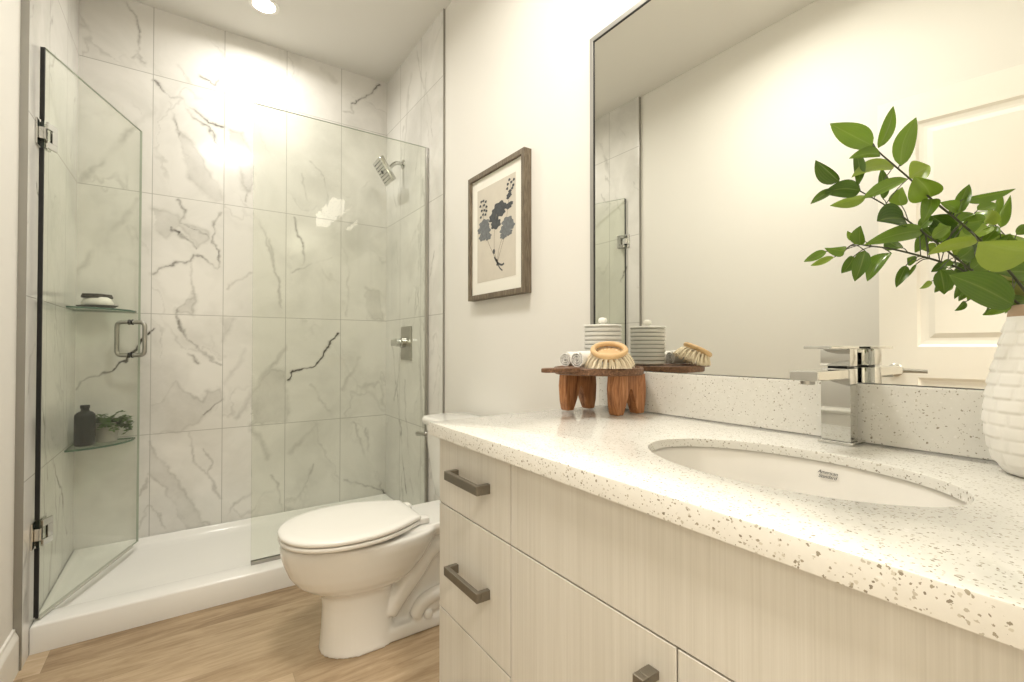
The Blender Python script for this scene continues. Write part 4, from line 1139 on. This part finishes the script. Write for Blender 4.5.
lv_ = mk('lever_block', dblock(FXc - 0.026, FXc + 0.026, 0.024, ZC + 0.144, ZC + 0.176), M_CHROME, t, True, 30)
bm = B(); box(bm, 0.914, FXc + 0.022, FYc - 0.0225, FYc + 0.0225, ZC + 0.176, ZC + 0.1812, 0.0012); mk('lever_plate', bm, M_CHROME, lv_)

# ------------------------------------------------------------------ mirror
MS = 1.062
MY0, MY1, MZ0, MZ1 = -0.05, 1.081, 0.9815, 2.026
t = thing('mirror', 'large thin-framed wall mirror above the backsplash', 'mirror', (XR, 0.5, MZ0))
bm = B(); box(bm, MS, MS + 0.006, MY0, MY1, MZ0, MZ1); mk('mirror_glass', bm, M_MIRROR, t)
bm = B()
fw, fx0 = 0.015, MS - 0.0042
box(bm, fx0, XR - 0.0005, MY1, MY1 + fw, MZ0, MZ1 + fw, 0.001)
box(bm, fx0, XR - 0.0005, MY0 - fw, MY0, MZ0, MZ1 + fw, 0.001)
box(bm, fx0, XR - 0.0005, MY0, MY1, MZ1, MZ1 + fw, 0.001)
mk('frame', bm, M_SILV, t)
bm = B()
box(bm, fx0 + 0.001, MS, MY1 - 0.0020, MY1, MZ0, MZ1, 0)
box(bm, fx0 + 0.001, MS, MY0, MY1, MZ1 - 0.0020, MZ1, 0)
mk('inner_lip', bm, M_BLACK, t)

# ------------------------------------------------------------------ framed botanical print
PX, PY0, PY1, PZ0, PZ1 = 1.042, 1.432, 1.866, 1.256, 1.808
t = thing('framed_picture', 'framed botanical print of dark flowers on the wall above the toilet', 'picture', (XR, 1.65, PZ0))
bm = B(); FWd = 0.021
for a in ((PY0, PY0 + FWd, PZ0, PZ1), (PY1 - FWd, PY1, PZ0, PZ1), (PY0 + FWd, PY1 - FWd, PZ0, PZ0 + FWd), (PY0 + FWd, PY1 - FWd, PZ1 - FWd, PZ1)):
    box(bm, PX, XR - 0.0005, *a, 0.001)
mk('frame', bm, M_FRAME, t)
bm = B(); box(bm, PX + 0.012, XR - 0.004, PY0 + FWd, PY1 - FWd, PZ0 + FWd, PZ1 - FWd); mt = mk('mat_board', bm, M_MAT, t)
QY0, QY1, QZ0, QZ1 = PY0 + 0.072, PY1 - 0.066, PZ0 + 0.075, PZ1 - 0.070
bm = B(); box(bm, PX + 0.0112, PX + 0.0125, QY0, QY1, QZ0, QZ1); pr = mk('print', bm, M_PAPER, t)
def prt(zx, zy):
    f = (zx - 68) / 152.0
    top, bot = 210 - 82 * f, 575 - 30 * f
    v = (zy - top) / (bot - top)
    return QY1 - f * (QY1 - QY0), QZ1 - v * (QZ1 - QZ0)
def disc(bm, y, z, ry, rz, x, lob=0, n=28, ph=0.0):
    v0, v1 = [], []
    for i in range(n):
        a = 2 * PI * i / n
        k = 1 + (0.13 * math.cos(lob * a + ph) if lob else 0)
        v0.append(bm.verts.new((x, y + ry * k * math.cos(a), z + rz * k * math.sin(a))))
    bm.faces.new(v0)
inks = B()
xk = PX + 0.0110
sy_ = (QY1 - QY0) / 152.0; sz_ = (QZ1 - QZ0) / 380.0
kk = 0
CLUSTERS = [(M_INK, ((160, 272, 24), (148, 290, 20), (138, 312, 19), (146, 338, 19), (166, 290, 16))),
            (M_INKG, ((190, 330, 20), (202, 345, 15), (182, 360, 19), (196, 372, 12), (176, 384, 13))),
            (M_INKG, ((98, 340, 21), (86, 362, 16), (104, 366, 20), (92, 390, 16), (114, 388, 14))),
            (M_INK, ((195, 265, 12), (203, 256, 8), (187, 268, 8))), (M_INK, ((197, 222, 9), (200, 206, 6), (193, 232, 6)))]
for mat_, cl in CLUSTERS:
    fb = B()
    for zx, zy, r in cl:
        y, z = prt(zx, zy); kk += 1
        disc(fb, y, z, r * sy_ * 1.02, r * sz_, xk - 0.00003 * kk, 6, 30, kk * 0.9)
    mk('flower_head', fb, mat_, pr)
SPECKS = [((192, 178), (205, 170), (212, 182), (190, 196), (208, 194), (214, 160), (198, 160)),
          ((86, 250), (95, 245), (105, 248), (82, 268), (98, 262), (108, 268), (88, 285), (100, 282), (94, 300), (84, 312), (104, 300), (108, 285))]
for cl in SPECKS:
    fb = B()
    for zx, zy in cl:
        y, z = prt(zx, zy); kk += 1
        disc(fb, y, z, 4.2 * sy_, 5.2 * sz_, xk - 0.00003 * kk, 3, 14, kk)
    mk('seed_cluster', fb, M_INK, pr)
def stroke(bm, pts, w_):
    P = catmull([(0, *prt(*p)) for p in pts], 6)
    for a, b in zip(P[:-1], P[1:]):
        d = (b - a).normalized(); n_ = Vector((0, -d.z, d.y)) * w_
        bm.faces.new([bm.verts.new((xk - 0.0001, q.y, q.z)) for q in (a - n_, b - n_, b + n_, a + n_)])
for p in ([(152, 492), (128, 440), (108, 390), (96, 330), (92, 260)], [(152, 492), (140, 440), (142, 340), (152, 290)], [(152, 492), (168, 430), (180, 380), (192, 270), (204, 165)], [(152, 492), (158, 440), (178, 372)]):
    stroke(inks, p, 0.0011)
root = B()
stroke(root, [(140, 470), (152, 492), (168, 502), (178, 496)], 0.0042); stroke(root, [(152, 488), (160, 512), (172, 525)], 0.0030); stroke(root, [(148, 480), (152, 494), (150, 505)], 0.0055)
disc(root, *prt(138, 448), 5 * sy_, 10 * sz_, xk - 0.0002, 0, 16)
mk('drawn_root', root, M_INK, pr); mk('drawn_stems', inks, M_INKS, pr)

# ------------------------------------------------------------------ footed wooden tray and what stands on it
TZ = 0.995                      # top of the tray
TX, TY, TR = 0.925, 0.927, 0.1205
t = thing('footed_tray', 'round carved wooden footed tray with a side handle on the counter', 'tray', (TX, TY, ZC))
bm = B()
out = []
for i in range(64):
    a = 2 * PI * i / 64
    out.append((TX + TR * math.cos(a), TY + TR * math.sin(a)))
rings = []
for sc, z in ((0.965, -0.019), (0.995, -0.0165), (1.0, -0.010), (1.0, -0.002), (0.985, 0.0), (0.93, 0.0), (0.915, -0.003)):
    rings.append([Vector((TX + (x - TX) * sc, TY + (y - TY) * sc, TZ + z)) for x, y in out])
loft(bm, rings)
tp = mk('tray_top', bm, M_STOOLTOP, t, True, 40)
bm = B()
hc = [(TX - TR + 0.018, TY - 0.030), (TX - TR - 0.02, TY - 0.024), (TX - TR - 0.06, TY - 0.022), (TX - TR - 0.082, TY - 0.012), (TX - TR - 0.086, TY), (TX - TR - 0.082, TY + 0.012), (TX - TR - 0.06, TY + 0.022), (TX - TR - 0.02, TY + 0.024), (TX - TR + 0.018, TY + 0.030)]
hc = [(p.x, p.y) for p in catmull([(x, y - 0.018, 0) for x, y in hc], 4)]
prism(bm, hc, 2, TZ - 0.009, TZ + 0.0015, 0, 0.002)
mk('tray_handle', bm, M_STOOLTOP, t, True, 40)
def plank_leg(y0, y1, x0, x1, lean):
    """one plank with a V notch, giving two tapering feet."""
    zt, zb = TZ - 0.018, ZC + 0.0006
    h = zt - zb
    xm = (x0 + x1) / 2; wd = (x1 - x0)
    o = [(x0 + 0.004, zt), (x0, zt - 0.35 * h), (x0 + 0.003, zt - 0.75 * h), (x0 + 0.008, zb + 0.004), (x0 + 0.011, zb), (xm - 0.030, zb), (xm - 0.027, zb + 0.006), (xm - 0.017, zb + 0.27 * h), (xm - 0.0045, zb + 0.60 * h), (xm, zb + 0.64 * h),
         (xm + 0.0045, zb + 0.60 * h), (xm + 0.017, zb + 0.27 * h), (xm + 0.027, zb + 0.006), (xm + 0.030, zb), (x1 - 0.011, zb), (x1 - 0.008, zb + 0.004), (x1 - 0.003, zt - 0.75 * h), (x1, zt - 0.35 * h), (x1 - 0.004, zt)]
    bm = B(); prism(bm, o, 1, y0, y1, 0, 0.0025, 2)
    for v in bm.verts:
        v.co.y += lean * (zt - v.co.z)
    return mk('leg', bm, M_STOOLLEG, t, True, 35)
plank_leg(0.848, 0.880, 0.908, 1.028, 0.0)
plank_leg(0.996, 1.028, 0.868, 0.988, 0.0)

# ribbed lidded jar
jx, jy = 0.966, 0.950
t = thing('jar', 'ribbed pale grey ceramic jar with a round knob standing on the wooden tray', 'jar', (jx, jy, TZ))
prof = [(0.044, 0.0)]
gro = []
z = 0.002
NR = 9
pit = 0.0120
for i in range(NR):
    prof += [(0.0495, z), (0.052, z + 0.0018), (0.0524, z + pit * 0.40), (0.052, z + pit * 0.72), (0.0492, z + pit * 0.80), (0.0490, z + pit * 0.98)]
    gro += [False, False, False, False, True, True]
    z += pit
prof += [(0.0500, z + 0.001)]
bm = B()
vv = lathe(bm, prof, (jx, jy, TZ), 48, True, True)
bm.faces.ensure_lookup_table()
for f in bm.faces:
    zc = f.calc_center_median()
    if math.hypot(zc.x - jx, zc.y - jy) < 0.0498 and 0.004 < zc.z - TZ < z: f.material_index = 1
mk('jar_body', bm, [M_JAR, M_JARG], t, True, 35)
bm = B(); lathe(bm, [(0.0500, z + 0.0012), (0.0530, z + 0.002), (0.0530, z + 0.005), (0.051, z + 0.0065), (0.02, z + 0.0085), (0.004, z + 0.009)], (jx, jy, TZ), 48)
l_ = mk('jar_lid', bm, M_JAR, t, True, 40)
bm = B(); lathe(bm, [(0.006, z + 0.0088), (0.006, z + 0.011), (0.0115, z + 0.014), (0.0125, z + 0.019), (0.011, z + 0.0245), (0.006, z + 0.0272), (0.001, z + 0.028)], (jx, jy, TZ), 24); kn = mk('knob', bm, M_SOAP, l_, True)

# rolled towels
def towel(p0, p1, r, label):
    p0, p1 = Vector(p0), Vector(p1)
    d = (p1 - p0).normalized(); s_ = d.cross(Vector((0, 0, 1))).normalized(); u = s_.cross(d)
    bm = B()
    turns, n = 3.2, 72
    spi = []
    for i in range(n + 1):
        a = i / n * turns * 2 * PI
        rr = r * (0.13 + 0.87 * (i / n))
        spi.append((rr * math.cos(a), rr * math.sin(a), 0.0024 + 0.0006 * math.sin(i * 1.7)))
    ring = [(x * (1 + t_ / max(math.hypot(x, y), 1e-4) * 0.5), y * (1 + t_ / max(math.hypot(x, y), 1e-4) * 0.5)) for x, y, t_ in spi]
    ring2 = [(x * max(0.05, (1 - t_ / max(math.hypot(x, y), 1e-4) * 0.45)), y * max(0.05, (1 - t_ / max(math.hypot(x, y), 1e-4) * 0.45))) for x, y, t_ in spi]
    o = ring + list(reversed(ring2))
    L = (p1 - p0).length
    rings = []
    for q in (0.0, 0.03, 0.5, 0.97, 1.0):
        k = 0.985 if q in (0.0, 1.0) else 1.0
        rings.append([p0 + d * L * q + s_ * x * k + u * y * k for x, y in o])
    vv = loft(bm, rings, False, False)
    m = len(ring)
    for row in (vv[0], vv[-1]):
        for i in range(m - 1):
            bm.faces.new((row[i], row[i + 1], row[2 * m - 2 - i], row[2 * m - 1 - i]))
    ob = mk('rolled_towel', bm, M_TOWEL, origin=tuple((p0 + p1) / 2 - Vector((0, 0, r))), smooth=True, angle=50)
    return tag(ob, label, 'towel', 'rolled towels on the wooden tray')
towel((0.822, 0.902, TZ + 0.0225), (0.902, 0.918, TZ + 0.0225), 0.0212, 'rolled white face towel on the wooden tray, right one, next to the brush')
towel((0.824, 0.950, TZ + 0.0215), (0.904, 0.966, TZ + 0.0215), 0.0200, 'rolled white face towel on the wooden tray, left one, farther from the brush')

# round scrub brush leaning on the jar
bcx, bcy = 0.882, 0.845
t = thing('scrub_brush', 'round wooden ring brush with pale bristles leaning on the wooden tray', 'brush', (bcx, bcy, TZ))
BM = Matrix.Translation((bcx, bcy, TZ + 0.0285)) @ Matrix.Rotation(math.atan2(-bcx, bcy), 4, 'Z') @ Matrix.Rotation(math.radians(26), 4, 'X')
bm = B()
ring = [BM @ Vector((0.0405 * math.cos(2 * PI * i / 48), 0.0365 * math.sin(2 * PI * i / 48), 0.020)) for i in range(48)]
tube(bm, ring, 0.0070, 12, True)
mk('wood_ring', bm, M_RINGW, t, True)
bm = B()
rings_ = []
for f, z in ((0.55, 0.012), (0.85, 0.013), (0.80, 0.0), (0.40, -0.004)):
    rings_.append([BM @ Vector((0.040 * f * math.cos(2 * PI * i / 32), 0.036 * f * math.sin(2 * PI * i / 32), z)) for i in range(32)])
loft(bm, rings_)
mk('core', bm, M_RINGW, t, True)
bm = B()
rb = random.Random(3)
for row, (ra, rb_, zz) in enumerate(((0.041, 0.062, -0.020), (0.034, 0.054, -0.024), (0.026, 0.040, -0.026))):
    for i in range(22 - 3 * row):
        a = 2 * PI * (i + 0.5 * row) / (22 - 3 * row)
        p = BM @ Vector((ra * math.cos(a), ra * 0.9 * math.sin(a), 0.012))
        for k in range(9):
            aa = a + rb.uniform(-0.10, 0.10); rr = rb_ * rb.uniform(0.92, 1.05)
            q = BM @ Vector((rr * math.cos(aa), rr * 0.9 * math.sin(aa), zz + rb.uniform(-0.003, 0.003)))
            if q.z < TZ + 0.0006: q.z = TZ + 0.0006
            m_ = (p + q) / 2 + Vector((0, 0, 0.004))
            tube(bm, [p + Vector((rb.uniform(-1, 1), rb.uniform(-1, 1), 0)) * 0.0022, m_, q], [0.0016, 0.0013, 0.0008], 4)
mk('bristles', bm, M_BRIST, t)

# ------------------------------------------------------------------ vase and branches
vx, vy = 0.976, 0.114
t = thing('vase', 'tall white vase with a brick-like relief and brown rim at the counter end', 'vase', (vx, vy, ZC))
VP = [(0.038, 0.0), (0.044, 0.002), (0.052, 0.012), (0.0595, 0.032), (0.0640, 0.058), (0.0648, 0.080), (0.0630, 0.105), (0.0585, 0.135), (0.0520, 0.165), (0.0450, 0.195), (0.0395, 0.222)]
def vase_r(z):
    for (r0, z0), (r1, z1) in zip(VP[:-1], VP[1:]):
        if z <= z1: return r0 + (r1 - r0) * (z - z0) / (z1 - z0)
    return VP[-1][0]
def relief(a, z, r):
    if z < 0.014 or z > 0.214: return 0.0
    row = (z - 0.014) / 0.0185
    k = math.floor(row); fz = row - k
    col = a / (2 * PI) * 13 + (0.5 if k % 2 else 0.0) + 0.13 * math.sin(k * 2.3)
    fx_ = col - math.floor(col)
    ex = min(1.0, min(fx_, 1 - fx_) / 0.12); ez = min(1.0, min(fz, 1 - fz) / 0.16)
    return 0.0032 * ex * ez * (0.25 + 0.75 * (1 - fz)) * (0.75 + 0.25 * math.sin(k * 5.1 + math.floor(col) * 2.7))
prof = [(vase_r(0.222 * i / 130), 0.222 * i / 130) for i in range(131)]
# smooth the profile a little
pr2 = []
for i in range(131):
    a_ = [prof[min(max(i + k, 0), 130)][0] for k in range(-5, 6)]
    pr2.append((sum(a_) / 11 if 5 < i < 126 else prof[i][0], prof[i][1]))
bm = B(); lathe(bm, pr2, (vx, vy, ZC + 0.0004), 208, True, False, disp=relief)
mk('vase_body', bm, M_VASE, t, True, 70)
bm = B(); lathe(bm, [(0.0395, 0.222), (0.0392, 0.226), (0.0375, 0.236), (0.0368, 0.2385), (0.0350, 0.2380), (0.0360, 0.228), (0.0380, 0.205), (0.045, 0.160)], (vx, vy, ZC), 64, False, False); r_m = mk('rim', bm, M_VRIM, t, True); r_m['label'] = 'brown rim'

def make_leaf(data, base, tip, width, shade, rr):
    """appends a folded, drooping leaf blade to the mesh lists."""
    P0, P1 = Vector(base), Vector(tip)
    C = Vector((0, 0, 1.05))
    P1 = P1 + (P1 - C).normalized() * rr.uniform(-0.014, 0.014)
    d = P1 - P0; L = d.length; d.normalize()
    view = ((P0 + P1) / 2 - C).normalized()
    s_ = d.cross(view).normalized()
    tilt = rr.uniform(-0.75, 0.75)
    s_ = Matrix.Rotation(tilt, 3, d) @ s_
    n_ = s_.cross(d).normalized()
    if n_.dot(view) > 0: n_ = -n_; s_ = -s_
    width = 1.08 * width / max(0.6, math.cos(tilt))
    nu, nv = 12, 6
    bend = rr.uniform(-0.06, 0.14) * L; fold = rr.uniform(0.25, 0.75); twist = rr.uniform(-0.9, 0.9)
    side = rr.uniform(-0.09, 0.09) * L
    off = len(data['v'])
    for i in range(nu + 1):
        u = i / nu
        prof_ = (u ** 0.62) * ((1 - u) ** 0.88) / 0.3665 if 0 < u < 1 else 0.0
        hw = max(0.0003, 0.5 * width * prof_)
        cpt = P0 + d * L * u + n_ * bend * math.sin(PI * u) + s_ * side * math.sin(PI * u)
        tw = Matrix.Rotation(twist * (u - 0.5), 3, d)
        for j in range(nv + 1):
            v = j / nv * 2 - 1
            q = cpt + tw @ (s_ * v * hw - n_ * (-abs(v) ** 1.4) * hw * fold)
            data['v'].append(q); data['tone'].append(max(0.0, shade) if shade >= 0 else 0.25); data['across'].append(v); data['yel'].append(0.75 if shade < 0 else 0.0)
    for i in range(nu):
        for j in range(nv):
            a = off + i * (nv + 1) + j
            data['f'].append((a, a + 1, a + nv + 2, a + nv + 1))

def nearest_stem(p):
    best = None
    for k, s in enumerate(STEMS):
        for a, b in zip(s[:-1], s[1:]):
            a, b = Vector(a), Vector(b)
            tt = max(0, min(1, (p - a).dot(b - a) / (b - a).length_squared))
            q = a + (b - a) * tt
            dd = (q - p).length
            if best is None or dd < best[0]: best = (dd, k, q)
    return best
branches = []
names = ['leafy green branch rising highest from the white vase', 'leafy green branch in the white vase reaching left below the tallest one', 'lowest leafy green branch in the white vase, spreading out flat to the left']
dat = [dict(v=[], f=[], tone=[], across=[], yel=[]) for _ in STEMS]
stb = [B() for _ in STEMS]
rr = random.Random(12)
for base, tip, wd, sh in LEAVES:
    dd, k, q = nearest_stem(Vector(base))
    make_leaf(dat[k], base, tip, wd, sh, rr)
    if dd > 0.002:
        mid = (q + Vector(base)) / 2 + Vector((0, 0, 0.003))
        tube(stb[k], catmull([q, mid, Vector(base)], 3), 0.0007, 5)
for k, s in enumerate(STEMS):
    pts = [(vx + 0.010 - 0.008 * k, vy + 0.004 * (k - 1), ZC + 0.03), (s[0][0] * 0.5 + vx * 0.5, s[0][1] * 0.5 + vy * 0.5, 1.066 if k else 1.07)] + list(s[1:])
    P = catmull(pts, 6)
    tube(stb[k], P, [0.0021 - 0.0013 * i / len(P) for i in range(len(P))], 8)
    t = thing('leafy_branch', names[k], 'branch', (vx, vy, ZC + 0.03), 'green branches in the white vase')
    mk('stem', stb[k], M_STEM, t, True)
    D_ = dat[k]
    me = bpy.data.meshes.new('foliage')
    off = wloc(t)
    me.from_pydata([tuple(Vector(v) - off) for v in D_['v']], [], D_['f'])
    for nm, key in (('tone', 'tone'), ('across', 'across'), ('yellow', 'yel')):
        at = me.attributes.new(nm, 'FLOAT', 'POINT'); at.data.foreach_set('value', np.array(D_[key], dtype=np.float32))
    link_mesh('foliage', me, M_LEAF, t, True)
